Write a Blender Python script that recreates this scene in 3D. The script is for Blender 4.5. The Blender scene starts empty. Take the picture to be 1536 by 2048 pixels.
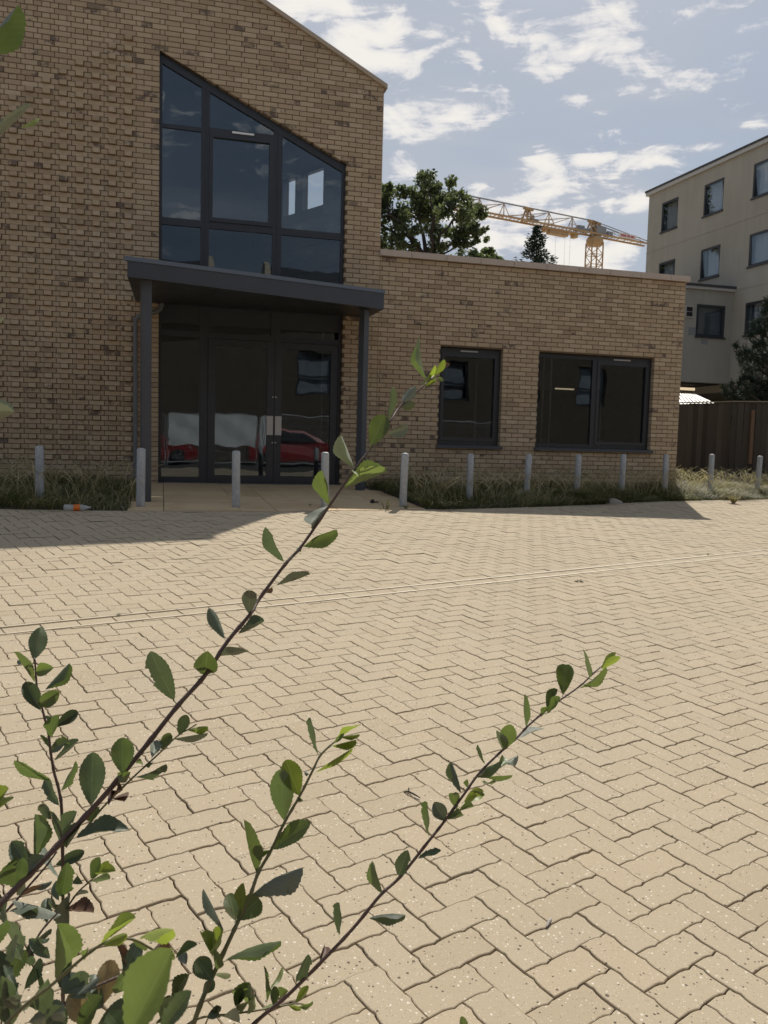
import bpy, math, random
import numpy as np
from mathutils import Vector, Matrix
random.seed(7)
RNG = np.random.default_rng(7)
S = bpy.context.scene
COL = S.collection
R = math.radians

# ------------------------------------------------------------------ camera
FPX, CX, CY = 1660.0, 768.0, 1024.0            # focal length in pixels of the 1536 x 2048 photograph
PITCH, ROLL, YAW = R(-4.666), R(1.486), R(15.032)
CAM = np.array([0.0, 0.0, 0.053])
_f = np.array([math.sin(YAW)*math.cos(PITCH), math.cos(YAW)*math.cos(PITCH), math.sin(PITCH)])
_r = np.array([math.cos(YAW), -math.sin(YAW), 0.0])
_u = np.cross(_r, _f)
C_R = _r*math.cos(ROLL) + _u*math.sin(ROLL)
C_U = -_r*math.sin(ROLL) + _u*math.cos(ROLL)
C_F = _f
cam = bpy.data.cameras.new('camera')
cam.sensor_fit = 'VERTICAL'; cam.sensor_height = 36.0; cam.lens = FPX/2048.0*36.0
cam.clip_start = 0.02; cam.clip_end = 3000
cam.dof.use_dof = True; cam.dof.focus_distance = 1.05; cam.dof.aperture_fstop = cam.lens/0.8
cam_o = bpy.data.objects.new('camera', cam); COL.objects.link(cam_o)
cam_o.matrix_world = Matrix(((C_R[0], C_U[0], -C_F[0], CAM[0]), (C_R[1], C_U[1], -C_F[1], CAM[1]), (C_R[2], C_U[2], -C_F[2], CAM[2]), (0, 0, 0, 1)))
S.camera = cam_o

# ------------------------------------------------------------------ sun, sky, exposure
SUN_AZ, SUN_EL = R(28.0), R(46.0)              # azimuth from +Y towards +X: behind the building
SUN_STRENGTH, SKY_STRENGTH = 3.6, 0.07
S.view_settings.view_transform = 'Standard'; S.view_settings.look = 'None'
S.view_settings.exposure = 0.48; S.view_settings.gamma = 1.0; S.view_settings.use_curve_mapping = False
S.render.engine = 'CYCLES'
S.cycles.use_denoising = True
S.cycles.max_bounces = 8; S.cycles.transparent_max_bounces = 12; S.cycles.diffuse_bounces = 4
S.cycles.caustics_reflective = False; S.cycles.caustics_refractive = False
sun = bpy.data.lights.new('sun', 'SUN'); sun.energy = SUN_STRENGTH; sun.angle = R(0.5); sun.color = (1.0, 0.95, 0.86)
sun_o = bpy.data.objects.new('sun', sun); COL.objects.link(sun_o)
sun_dir = Vector((math.sin(SUN_AZ)*math.cos(SUN_EL), math.cos(SUN_AZ)*math.cos(SUN_EL), math.sin(SUN_EL)))
sun_o.rotation_euler = sun_dir.to_track_quat('Z', 'Y').to_euler(); sun_o.location = (20, 40, 45)

def ray(px, py):
    return C_F + C_R*(px-CX)/FPX - C_U*(py-CY)/FPX
def at_depth(px, py, z):
    return CAM + ray(px, py)*z
def at_Y(px, py, Y):
    q = ray(px, py); return CAM + q*(Y-CAM[1])/q[1]
def on_plane(px, py, P, n):
    q = ray(px, py); return CAM + q*(np.dot(n, P-CAM)/np.dot(n, q))
def az_el(px, py):
    q = ray(px, py); q = q/np.linalg.norm(q)
    return math.atan2(q[0], q[1]), math.asin(q[2])

class G:
    """small node-graph helper"""
    def __init__(s, nt): s.nt = nt; s.N = nt.nodes; s.L = nt.links
    def n(s, t, **k):
        o = s.N.new(t)
        for a, b in k.items(): setattr(o, a, b)
        return o
    def put(s, inp, v):
        if isinstance(v, bpy.types.NodeSocket): s.L.new(v, inp)
        elif v is not None:
            if hasattr(inp.default_value, '__len__') and not hasattr(v, '__len__'): v = (v,)*len(inp.default_value)
            if hasattr(inp.default_value, '__len__') and len(inp.default_value) == 4 and len(v) == 3: v = (*v, 1)
            inp.default_value = v
    def m(s, op, a, b=None, c=None, clamp=False):
        o = s.n('ShaderNodeMath', operation=op, use_clamp=clamp)
        for i, v in enumerate((a, b, c)):
            if v is not None: s.put(o.inputs[i], v)
        return o.outputs[0]
    def mix(s, fac, a, b, mode='MIX'):
        o = s.n('ShaderNodeMix', data_type='RGBA', blend_type=mode)
        s.put(o.inputs[0], fac); s.put(o.inputs[6], a); s.put(o.inputs[7], b)
        return o.outputs[2]
    def noise(s, vec, scale, detail=3, rough=0.5, out=0, dist=0.0):
        o = s.n('ShaderNodeTexNoise'); s.put(o.inputs['Vector'], vec)
        o.inputs['Scale'].default_value = scale; o.inputs['Detail'].default_value = detail; o.inputs['Roughness'].default_value = rough
        o.inputs['Distortion'].default_value = dist
        return o.outputs[out]
    def voro(s, vec, scale, out='Distance', feature='F1'):
        o = s.n('ShaderNodeTexVoronoi', feature=feature); s.put(o.inputs['Vector'], vec); o.inputs['Scale'].default_value = scale
        return o.outputs[out]
    def ramp(s, fac, stops, interp='LINEAR'):
        o = s.n('ShaderNodeValToRGB'); o.color_ramp.interpolation = interp
        e = o.color_ramp.elements
        while len(e) < len(stops): e.new(0.5)
        for i, (p, c) in enumerate(stops): e[i].position = p; e[i].color = (*c, 1) if len(c) == 3 else c
        s.put(o.inputs[0], fac); return o.outputs[0]
    def step(s, v, lo, hi):
        o = s.n('ShaderNodeMapRange', interpolation_type='SMOOTHSTEP'); s.put(o.inputs[0], v)
        o.inputs[1].default_value = lo; o.inputs[2].default_value = hi
        return o.outputs[0]
    def mapv(s, vec, scale):
        o = s.n('ShaderNodeMapping'); s.put(o.inputs[0], vec); o.inputs[3].default_value = scale; return o.outputs[0]

# world: Nishita sky with a broken layer of fair-weather cloud
W = bpy.data.worlds.new('World'); S.world = W; W.use_nodes = True
g = G(W.node_tree); g.N.clear()
sky = g.n('ShaderNodeTexSky', sky_type='NISHITA', sun_disc=False)
sky.sun_elevation = SUN_EL; sky.sun_rotation = SUN_AZ; sky.air_density = 1.0; sky.dust_density = 1.6; sky.ozone_density = 1.0
tc = g.n('ShaderNodeTexCoord').outputs['Generated']
sp = g.n('ShaderNodeSeparateXYZ'); g.L.new(tc, sp.inputs[0])
x, y, z = sp.outputs
az = g.m('ARCTAN2', x, y); el = g.m('ARCSINE', z)
den = g.m('ADD', g.m('MAXIMUM', z, 0.0), 0.16)
cv = g.n('ShaderNodeCombineXYZ'); g.put(cv.inputs[0], g.m('DIVIDE', x, den)); g.put(cv.inputs[1], g.m('DIVIDE', y, den))
cloudvec = cv.outputs[0]
av = g.n('ShaderNodeCombineXYZ'); g.put(av.inputs[0], az); g.put(av.inputs[1], g.m('MULTIPLY', el, 2.0))
n1 = g.noise(av.outputs[0], 15.0, 9, 0.60, dist=0.45)
n4 = g.noise(g.mapv(av.outputs[0], (1.0, 2.6, 1.0)), 9.0, 8, 0.62, dist=0.5)
n2 = g.noise(cloudvec, 1.15, 6, 0.55, dist=0.4)
n3 = g.noise(g.mapv(cloudvec, (0.5, 1.6, 1)), 0.9, 5, 0.6)
CLOUDS = [(690, 30, 135, 95, .60), (600, -60, 130, 90, .55), (780, 110, 80, 40, .42), (960, 55, 100, 38, .42), (1010, 95, 60, 22, .25), (850, 232, 85, 40, .54), (940, 205, 85, 38, .52), (800, 270, 60, 16, .3),
          (1185, 92, 85, 34, .55), (1110, 140, 50, 25, .35), (1320, 122, 95, 24, .52), (1215, 45, 70, 20, .40), (1300, 182, 100, 17, .56), (1160, 205, 38, 13, .42),
          (1200, 228, 30, 9, .30), (1078, 330, 42, 28, .60), (1110, 378, 85, 26, .62), (1200, 365, 60, 18, .45), (1265, 398, 58, 24, .60), (1172, 318, 30, 10, .48),
          (1280, 305, 60, 11, .55), (1300, 328, 45, 10, .45), (1415, 293, 42, 9, .58), (965, 372, 34, 14, .50), (1000, 470, 100, 46, .62), (930, 440, 70, 40, .5), (1110, 480, 60, 46, .52),
          (1255, 505, 70, 38, .62), (1190, 530, 60, 24, .6), (1440, 12, 70, 12, .48), (1380, 75, 30, 14, .30), (1490, 245, 50, 10, .30), (1240, 5, 60, 20, .45), (800, 340, 60, 30, .30), (1180, 270, 50, 10, .3)]
def blob(px, py, hw, hh, amp):
    a0, e0 = az_el(px, py)
    u = g.m('MULTIPLY', g.m('SUBTRACT', az, a0), FPX/hw/0.96); v = g.m('MULTIPLY', g.m('SUBTRACT', el, e0), FPX/hh)
    d = g.m('ADD', g.m('MULTIPLY', u, u), g.m('MULTIPLY', v, v))
    return g.m('MULTIPLY', g.m('POWER', 2.718, g.m('MULTIPLY', d, -0.75)), amp)
acc = None
for b in CLOUDS:
    o = blob(*b); acc = o if acc is None else g.m('ADD', acc, o)
view = blob(1000, 250, 900, 520, 1.0)                     # the part of the sky these clouds were laid out in
other = g.m('MULTIPLY', g.m('SUBTRACT', 1.0, view), g.m('MULTIPLY', g.m('SUBTRACT', n2, 0.43), 2.2))
field = g.m('ADD', g.m('ADD', acc, other), g.m('MULTIPLY', g.m('SUBTRACT', n1, 0.5), 2.9))
field = g.m('ADD', field, g.m('MULTIPLY', g.m('SUBTRACT', n4, 0.53), 1.95))
dens = g.step(field, 0.30, 0.68)
veil = g.m('ADD', g.m('MULTIPLY', g.step(g.m('ADD', n3, g.m('MULTIPLY', acc, 0.25)), 0.36, 0.78), 0.18), 0.68)
wisp = g.m('MULTIPLY', g.step(g.m('ADD', n3, g.m('MULTIPLY', acc, 0.3)), 0.40, 0.72), 0.62)
shade = g.step(g.m('ADD', field, g.m('MULTIPLY', g.m('SUBTRACT', n2, 0.5), 0.5)), 0.30, 1.05)
K = 1.0/SKY_STRENGTH
c0 = g.mix(veil, sky.outputs[0], (0.192*K, 0.238*K, 0.300*K))       # thin high haze greys the blue
c0 = g.mix(wisp, c0, (0.40*K, 0.42*K, 0.465*K))
ccol = g.mix(shade, (0.50*K, 0.50*K, 0.525*K), (0.665*K, 0.64*K, 0.60*K))
c1 = g.mix(g.m('MULTIPLY', dens, 0.93), c0, ccol)
bg = g.n('ShaderNodeBackground'); g.put(bg.inputs[0], c1); bg.inputs[1].default_value = SKY_STRENGTH
wo = g.n('ShaderNodeOutputWorld'); g.L.new(bg.outputs[0], wo.inputs[0])
W.cycles.sampling_method = 'MANUAL'; W.cycles.sample_map_resolution = 1024

# ------------------------------------------------------------------ object helpers
class MB:
    """collects faces; build() links them as ONE mesh object"""
    def __init__(s): s.v = []; s.f = []; s.a = []; s.mi = []
    def poly(s, pts, val=0.0, mi=0):
        i = len(s.v); s.v += [tuple(p) for p in pts]; s.f.append(tuple(range(i, i+len(pts)))); s.a.append(val); s.mi.append(mi)
    def mesh(s, pts, faces, val=0.0, mi=0):
        i = len(s.v); s.v += [tuple(p) for p in pts]
        for f in faces: s.f.append(tuple(i+k for k in f)); s.a.append(val); s.mi.append(mi)
    def box(s, x0, x1, y0, y1, z0, z1, val=0.0, mi=0):
        p = [(x0,y0,z0),(x1,y0,z0),(x1,y1,z0),(x0,y1,z0),(x0,y0,z1),(x1,y0,z1),(x1,y1,z1),(x0,y1,z1)]
        s.mesh(p, [(0,3,2,1),(4,5,6,7),(0,1,5,4),(1,2,6,5),(2,3,7,6),(3,0,4,7)], val, mi)
    def prism(s, xz, y0, y1, val=0.0, mi=0):
        """polygon in the facade plane (X,Z), extruded from y0 to y1; xz counter-clockwise seen from the camera"""
        n = len(xz); p = [(a, y0, b) for a, b in xz] + [(a, y1, b) for a, b in xz]
        s.mesh(p, [tuple(range(n)), tuple(range(2*n-1, n-1, -1))] + [(i, i+n, (i+1) % n+n, (i+1) % n) for i in range(n)], val, mi)
    def bar(s, a, b, w, h=None, val=0.0, mi=0, up=(0, 0, 1)):
        h = h or w; a = np.array(a, float); b = np.array(b, float); d = b-a; d = d/np.linalg.norm(d)
        up = np.array(up, float)
        if abs(np.dot(up, d)) > 0.98: up = np.array([1., 0, 0])
        e = np.cross(d, up); e /= np.linalg.norm(e); k = np.cross(e, d)
        p = [c+e*sx*w/2+k*sz*h/2 for c in (a, b) for sx, sz in ((-1,-1),(1,-1),(1,1),(-1,1))]
        s.mesh(p, [(0,1,2,3),(7,6,5,4),(0,4,5,1),(1,5,6,2),(2,6,7,3),(3,7,4,0)], val, mi)
    def tube(s, pts, rad, n=8, caps=True, val=0.0, mi=0):
        pts = [np.array(p, float) for p in pts]; m = len(pts)
        rad = rad if hasattr(rad, '__len__') else [rad]*m
        prev = None; vs = []
        for i, p in enumerate(pts):
            d = pts[min(i+1, m-1)]-pts[max(i-1, 0)]; d = d/(np.linalg.norm(d)+1e-12)
            if prev is None:
                a = np.array([0, 0, 1.]) if abs(d[2]) < 0.9 else np.array([1., 0, 0]); e = np.cross(d, a)
            else: e = prev-d*np.dot(prev, d)
            e /= np.linalg.norm(e)+1e-12; prev = e; k = np.cross(d, e)
            vs += [p+rad[i]*(e*math.cos(t)+k*math.sin(t)) for t in np.linspace(0, 2*math.pi, n, endpoint=False)]
        fs = [(i*n+j, i*n+(j+1) % n, (i+1)*n+(j+1) % n, (i+1)*n+j) for i in range(m-1) for j in range(n)]
        if caps: fs += [tuple(range(n-1, -1, -1)), tuple((m-1)*n+j for j in range(n))]
        s.mesh(vs, fs, val, mi)
    def lathe(s, prof, n=20, c=(0, 0, 0), val=0.0, mi=0):
        vs = [(c[0]+r*math.cos(t), c[1]+r*math.sin(t), c[2]+h) for r, h in prof for t in np.linspace(0, 2*math.pi, n, endpoint=False)]
        m = len(prof); fs = [(i*n+j, i*n+(j+1) % n, (i+1)*n+(j+1) % n, (i+1)*n+j) for i in range(m-1) for j in range(n)]
        fs += [tuple(range(n-1, -1, -1)), tuple((m-1)*n+j for j in range(n))]
        s.mesh(vs, fs, val, mi)
    def data(s, name, mats, smooth=False):
        me = bpy.data.meshes.new(name); me.from_pydata(s.v, [], s.f)
        for m in (mats if isinstance(mats, (list, tuple)) else [mats]): me.materials.append(m)
        if any(s.a):
            at = me.attributes.new('rnd', 'FLOAT', 'FACE'); at.data.foreach_set('value', np.array(s.a, dtype=np.float32))
        if any(s.mi): me.polygons.foreach_set('material_index', np.array(s.mi, dtype=np.int32))
        if smooth: me.polygons.foreach_set('use_smooth', np.ones(len(s.f), dtype=bool))
        me.update(); return me
    def build(s, name, mats, parent=None, smooth=False, kind=None, loc=None):
        if loc is not None: s.v = [(a-loc[0], b-loc[1], c-loc[2]) for a, b, c in s.v]
        o = link(name, s.data(name, mats, smooth), parent)
        if loc is not None: o.location = loc
        if kind: o['kind'] = kind
        return o
def link(name, me, parent=None):
    o = bpy.data.objects.new(name, me); COL.objects.link(o)
    if parent is not None: o.parent = parent
    return o
def empty(name, loc=(0, 0, 0), parent=None):
    o = bpy.data.objects.new(name, None); COL.objects.link(o); o.location = loc; o.empty_display_size = 0.2
    if parent is not None: o.parent = parent
    return o
def tag(o, label, cat, group=None, kind=None):
    o['label'] = label; o['category'] = cat
    if group: o['group'] = group
    if kind: o['kind'] = kind
    return o
def kind(o, k): o['kind'] = k; return o
def copy_tree(o, parent=None):
    c = o.copy(); COL.objects.link(c)
    if parent is not None: c.parent = parent
    for ch in list(o.children): copy_tree(ch, c)
    return c
def clip(poly, a, b, c):
    """keep the part of polygon (x,z) where a*x+b*z+c >= 0"""
    out = []
    for i in range(len(poly)):
        p, q = poly[i], poly[(i+1) % len(poly)]
        dp, dq = a*p[0]+b*p[1]+c, a*q[0]+b*q[1]+c
        if dp >= 0: out.append(p)
        if (dp >= 0) != (dq >= 0):
            t = dp/(dp-dq); out.append((p[0]+t*(q[0]-p[0]), p[1]+t*(q[1]-p[1])))
    return out
def rowfaces(n, m, closed=False):
    return [(i*m+j, i*m+j+1, (i+1)*m+j+1, (i+1)*m+j) for i in range(n-1) for j in range(m-1)]

# ------------------------------------------------------------------ materials
def new_mat(name):
    m = bpy.data.materials.new(name); m.use_nodes = True
    gg = G(m.node_tree); gg.N.clear()
    return m, gg
def finish(gg, bsdf):
    o = gg.n('ShaderNodeOutputMaterial'); gg.L.new(bsdf, o.inputs[0])
def principled(gg, col, rough=0.7, metal=0.0, spec=0.5, bump=None, bstr=0.3, bdist=0.002, coat=0.0):
    b = gg.n('ShaderNodeBsdfPrincipled'); gg.put(b.inputs['Base Color'], col); gg.put(b.inputs['Roughness'], rough)
    gg.put(b.inputs['Metallic'], metal); gg.put(b.inputs['Specular IOR Level'], spec); gg.put(b.inputs['Coat Weight'], coat)
    if bump is not None:
        n = gg.n('ShaderNodeBump'); n.inputs['Strength'].default_value = bstr; n.inputs['Distance'].default_value = bdist
        gg.put(n.inputs['Height'], bump); gg.L.new(n.outputs[0], b.inputs['Normal'])
    return b.outputs[0]
def pos(gg): return gg.n('ShaderNodeNewGeometry').outputs['Position']
def objrnd(gg):
    """one random number per piece: a face attribute on joined pieces, the object's own random on single ones"""
    a = gg.n('ShaderNodeAttribute', attribute_name='rnd').outputs['Fac']
    r = gg.n('ShaderNodeObjectInfo').outputs['Random']
    return gg.m('FRACT', gg.m('ADD', a, r))
def simple(name, col, rough=0.6, metal=0.0, var=0.12, scale=6.0, bump=0.0, spec=0.5, coat=0.0):
    m, gg = new_mat(name); P = pos(gg)
    n = gg.noise(P, scale, 5, 0.6)
    c = gg.mix(n, tuple(k*(1-var) for k in col), tuple(min(1, k*(1+var)) for k in col))
    nb = gg.noise(P, scale*9, 3, 0.6) if bump else None
    rr = gg.m('ADD', gg.m('MULTIPLY', gg.m('SUBTRACT', gg.noise(P, scale*2.3, 3), 0.5), 0.25), rough)
    finish(gg, principled(gg, c, rr, metal, spec, nb, bump, 0.003, coat)); return m
M = {}
# facing brick: buff, each brick its own tone, some with burnt purple patches
m, gg = new_mat('buff_brick'); P = pos(gg); r = objrnd(gg)
tone = gg.ramp(r, [(0.0, (.385, .290, .190)), (.22, (.520, .405, .272)), (.5, (.462, .352, .232)), (.75, (.560, .445, .310)), (1.0, (.365, .275, .182))])
r2 = gg.m('FRACT', gg.m('MULTIPLY', r, 17.31)); r3 = gg.m('FRACT', gg.m('MULTIPLY', r, 41.77))
tone = gg.mix(gg.m('MULTIPLY', gg.step(r3, .55, 1.0), .35), tone, (.47, .325, .23))
grain = gg.noise(P, 60, 5, .65); blotch = gg.noise(P, 14, 4, .6)
c = gg.mix(gg.m('MULTIPLY', gg.m('SUBTRACT', grain, .35), .45, clamp=True), tone, (.31, .225, .145))
c = gg.mix(gg.m('MULTIPLY', gg.step(blotch, .52, .75), .35), c, (.29, .215, .155))
burn = gg.m('MULTIPLY', gg.step(r2, .885, .93), gg.step(gg.noise(P, 7.5, 3, .6), .43, .60))
c = gg.mix(gg.m('MULTIPLY', burn, .78), c, (.095, .072, .070))
pit = gg.voro(P, 95)
finish(gg, principled(gg, c, .9, 0, .25, gg.m('ADD', grain, gg.m('MULTIPLY', pit, .5)), .5, .004)); M['brick'] = m
m, gg = new_mat('brown_mortar'); P = pos(gg); n = gg.noise(P, 40, 5, .6)
finish(gg, principled(gg, gg.mix(n, (.125, .088, .055), (.190, .138, .090)), .95, 0, .2, n, .5, .004)); M['mortar'] = m
# concrete block paving with exposed chips
m, gg = new_mat('concrete_paver'); P = pos(gg); r = objrnd(gg)
tone = gg.ramp(r, [(0.0, (.446, .360, .248)), (.30, (.484, .400, .280)), (.55, (.462, .382, .266)), (.8, (.488, .395, .274)), (1.0, (.470, .392, .278))])
c = gg.mix(gg.noise(P, 3.0, 5, .6), gg.mix(.9, (.0, .0, .0), tone), tone)
c = gg.mix(gg.m('MULTIPLY', gg.noise(P, 260, 3, .7), .35), c, (.27, .21, .14))
c = gg.mix(gg.m('MULTIPLY', gg.step(gg.noise(P, 0.55, 6, .65), .46, .72), .26), c, (.31, .255, .195))
vd = gg.voro(P, 95); vcol = gg.n('ShaderNodeSeparateColor'); vo = gg.n('ShaderNodeTexVoronoi'); gg.put(vo.inputs['Vector'], P); vo.inputs['Scale'].default_value = 95
gg.L.new(vo.outputs['Color'], vcol.inputs[0])
sz = gg.m('MULTIPLY', gg.m('ADD', vcol.outputs[2], .35), .26)
dot = gg.m('LESS_THAN', vo.outputs['Distance'], sz)
dark = gg.m('MULTIPLY', dot, gg.m('GREATER_THAN', vcol.outputs[0], .87))
pale = gg.m('MULTIPLY', dot, gg.m('LESS_THAN', vcol.outputs[0], .20))
c = gg.mix(gg.m('MULTIPLY', dark, .85), c, (.055, .042, .032)); c = gg.mix(gg.m('MULTIPLY', pale, .75), c, (.70, .63, .52))
vo3 = gg.n('ShaderNodeTexVoronoi'); gg.put(vo3.inputs['Vector'], P); vo3.inputs['Scale'].default_value = 210
vc3 = gg.n('ShaderNodeSeparateColor'); gg.L.new(vo3.outputs['Color'], vc3.inputs[0])
d3 = gg.m('LESS_THAN', vo3.outputs['Distance'], .28)
c = gg.mix(gg.m('MULTIPLY', gg.m('MULTIPLY', d3, gg.m('GREATER_THAN', vc3.outputs[0], .88)), .6), c, (.13, .10, .07)); c = gg.mix(gg.m('MULTIPLY', gg.m('MULTIPLY', d3, gg.m('LESS_THAN', vc3.outputs[0], .12)), .6), c, (.74, .66, .54))
vo2 = gg.n('ShaderNodeTexVoronoi'); gg.put(vo2.inputs['Vector'], P); vo2.inputs['Scale'].default_value = 38
vc2 = gg.n('ShaderNodeSeparateColor'); gg.L.new(vo2.outputs['Color'], vc2.inputs[0])
d2 = gg.m('MULTIPLY', gg.m('LESS_THAN', vo2.outputs['Distance'], gg.m('MULTIPLY', vc2.outputs[2], .20)), gg.m('GREATER_THAN', vc2.outputs[0], .86))
c = gg.mix(gg.m('MULTIPLY', d2, .8), c, (.07, .052, .038))
finish(gg, principled(gg, c, .92, 0, .2, gg.m('ADD', gg.noise(P, 330, 3, .7), gg.m('MULTIPLY', gg.noise(P, 60, 3, .6), .6)), .45, .0022)); M['paver'] = m
m, gg = new_mat('joint_sand'); P = pos(gg); n = gg.noise(P, 120, 4, .7)
c = gg.mix(n, (.050, .037, .024), (.150, .112, .075)); c = gg.mix(gg.m('MULTIPLY', gg.step(gg.noise(P, 1.7, 4, .6), .58, .72), .6), c, (.07, .075, .035))
finish(gg, principled(gg, c, 1.0, 0, .1, n, .6, .004)); M['sand'] = m
# buff sandstone-coloured slab
m, gg = new_mat('buff_slab'); P = pos(gg); r = objrnd(gg)
c = gg.mix(r, (.50, .365, .215), (.56, .42, .255)); c = gg.mix(gg.m('MULTIPLY', gg.step(gg.noise(P, 2.6, 5, .65), .45, .7), .45), c, (.38, .255, .14))
c = gg.mix(gg.m('MULTIPLY', gg.step(gg.noise(P, 5.5, 5, .7), .62, .72), .35), c, (.64, .53, .37))
finish(gg, principled(gg, c, .85, 0, .25, gg.noise(P, 150, 3, .7), .3, .002)); M['slab'] = m
M['grey'] = simple('anthracite_powder_coat', (.030, .033, .040), .42, 0, .12, 3.0)
M['grey2'] = simple('grey_steel_post', (.060, .065, .076), .45, 0, .12, 3.0)
M['pipe'] = simple('grey_plastic_pipe', (.135, .142, .150), .45, 0, .1, 5.0)
M['trim_light'] = simple('canopy_edge_trim', (.105, .122, .150), .35, .2, .1, 5.0)
M['coping'] = simple('cast_stone_coping', (.52, .43, .36), .9, 0, .14, 3.5, .25)
M['verge'] = simple('verge_coping', (.44, .355, .27), .85, 0, .14, 3.0, .2)
M['white'] = simple('white_plastic', (.78, .78, .78), .4, 0, .04, 5.0)
M['plate'] = simple('satin_plate', (.46, .45, .44), .42, .3, .06, 9.0)
m, gg = new_mat('galvanised_steel'); P = pos(gg)
sp_ = gg.voro(gg.mapv(P, (1, 1, .6)), 70, 'Color'); s2 = gg.n('ShaderNodeSeparateColor'); gg.L.new(sp_, s2.inputs[0])
c = gg.mix(s2.outputs[0], (.33, .34, .345), (.43, .44, .445)); c = gg.mix(gg.m('MULTIPLY', gg.step(gg.noise(gg.mapv(P, (9, 9, 2)), 1.4, 5, .65), .48, .75), .6), c, (.56, .57, .57))
finish(gg, principled(gg, c, gg.m('ADD', gg.m('MULTIPLY', s2.outputs[1], .15), .55), .12, .5)); M['galv'] = m
def glass_mat(name, tint, refl=2.0, base=0.02):
    m, gg = new_mat(name)
    fr = gg.n('ShaderNodeFresnel'); fr.inputs[0].default_value = 1.52
    bf = gg.n('ShaderNodeNewGeometry').outputs['Backfacing']
    fac = gg.m('MULTIPLY', gg.m('ADD', gg.m('MULTIPLY', fr.outputs[0], refl), base, clamp=True), gg.m('SUBTRACT', 1.0, bf))
    gl = gg.n('ShaderNodeBsdfGlossy'); gl.inputs['Roughness'].default_value = 0.004; gl.inputs[0].default_value = (.80, .91, 1, 1)
    nb = gg.n('ShaderNodeBump'); nb.inputs['Strength'].default_value = .25; nb.inputs['Distance'].default_value = .006
    gg.put(nb.inputs['Height'], gg.noise(pos(gg), 1.6, 2, .5)); gg.L.new(nb.outputs[0], gl.inputs['Normal'])
    tr = gg.n('ShaderNodeBsdfTransparent'); gg.put(tr.inputs[0], gg.mix(bf, tint, (1, 1, 1)))
    mx = gg.n('ShaderNodeMixShader'); gg.put(mx.inputs[0], fac); gg.L.new(tr.outputs[0], mx.inputs[1]); gg.L.new(gl.outputs[0], mx.inputs[2])
    finish(gg, mx.outputs[0]); return m
M['glass'] = glass_mat('window_glass', (.62, .66, .66), 2.4, .02); M['glass_low'] = glass_mat('entrance_glass', (.42, .45, .46), 1.7, .01)
M['glass_h'] = glass_mat('far_window_glass', (.66, .70, .74), 2.4, .03)
M['inside'] = simple('interior_plaster', (.20, .195, .185), .9, 0, .08, 1.0)
M['inside_dark'] = simple('interior_floor', (.055, .05, .045), .8, 0, .1, 1.0)
M['block'] = simple('concrete_blockwork', (.30, .31, .32), .95, 0, .15, 4.0, .3)
M['curtain'] = simple('net_curtain', (.62, .63, .64), .9, 0, .06, 3.0)
def emit(name, col, k):
    m, gg = new_mat(name); e = gg.n('ShaderNodeEmission'); e.inputs[0].default_value = (*col, 1); e.inputs[1].default_value = k
    finish(gg, e.outputs[0]); return m
M['tube'] = emit('fluorescent_tube', (1.0, .78, .50), .55)
# render of the far block, streaked by rain
m, gg = new_mat('weathered_render'); P = pos(gg)
st = gg.noise(gg.mapv(P, (1.6, 1.6, .16)), 2.2, 5, .65); c = gg.mix(st, (.315, .296, .256), (.428, .405, .352))
c = gg.mix(gg.m('MULTIPLY', gg.step(gg.noise(P, .35, 4, .6), .45, .7), .28), c, (.27, .235, .18))
finish(gg, principled(gg, c, .95, 0, .2, gg.noise(P, 30, 4, .6), .3, .006)); M['render'] = m
M['render_patch'] = simple('bare_render_patch', (.24, .245, .25), .95, 0, .1, 3.0)
M['fascia'] = simple('pale_roof_edge', (.46, .45, .43), .5, 0, .06, 3.0)
M['felt'] = simple('dark_roof_edge', (.06, .06, .065), .8, 0, .1, 3.0)
# fence boards
m, gg = new_mat('weathered_fence_board'); P = pos(gg); r = objrnd(gg)
c = gg.mix(r, (.078, .067, .054), (.185, .160, .128)); gr = gg.noise(gg.mapv(P, (14, 14, .9)), 3, 5, .65)
c = gg.mix(gg.m('MULTIPLY', gr, .7), c, (.040, .032, .025)); c = gg.mix(gg.m('MULTIPLY', gg.step(gg.noise(P, 1.1, 3, .6), .5, .75), .35), c, (.105, .088, .050))
finish(gg, principled(gg, c, .9, 0, .2, gr, .5, .004)); M['fence'] = m
M['newwood'] = simple('brown_batten', (.205, .118, .070), .85, 0, .15, 5.0, .2)
M['rail'] = simple('pale_fence_capping', (.30, .255, .175), .85, 0, .15, 5.0, .2)
M['tin'] = simple('pale_corrugated_sheet', (.62, .60, .55), .45, .1, .12, 2.0)
M['tin_dark'] = simple('dark_sheet_valleys', (.12, .12, .125), .5, .1, .12, 2.0)  # valley strips of the pale roof sheet, coloured darker
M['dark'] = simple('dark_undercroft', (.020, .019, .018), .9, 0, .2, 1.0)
M['crane'] = simple('crane_hazy_orange', (.40, .26, .125), .5, 0, .2, .8)  # orange paint with distance haze put into its colour
M['crane_grey'] = simple('crane_grey_steel', (.25, .25, .26), .6, .2, .15, .8)
M['crane_pale'] = simple('crane_pale_lattice', (.46, .36, .27), .6, 0, .15, .8)
M['banner'] = simple('crane_sign_panel', (.66, .64, .63), .6, 0, .05, .8)
M['red'] = simple('red_lettering', (.50, .06, .05), .6, 0, .05, 3.0)
M['bark'] = simple('dark_bark', (.055, .042, .032), .95, 0, .3, 9.0, .4)
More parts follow.
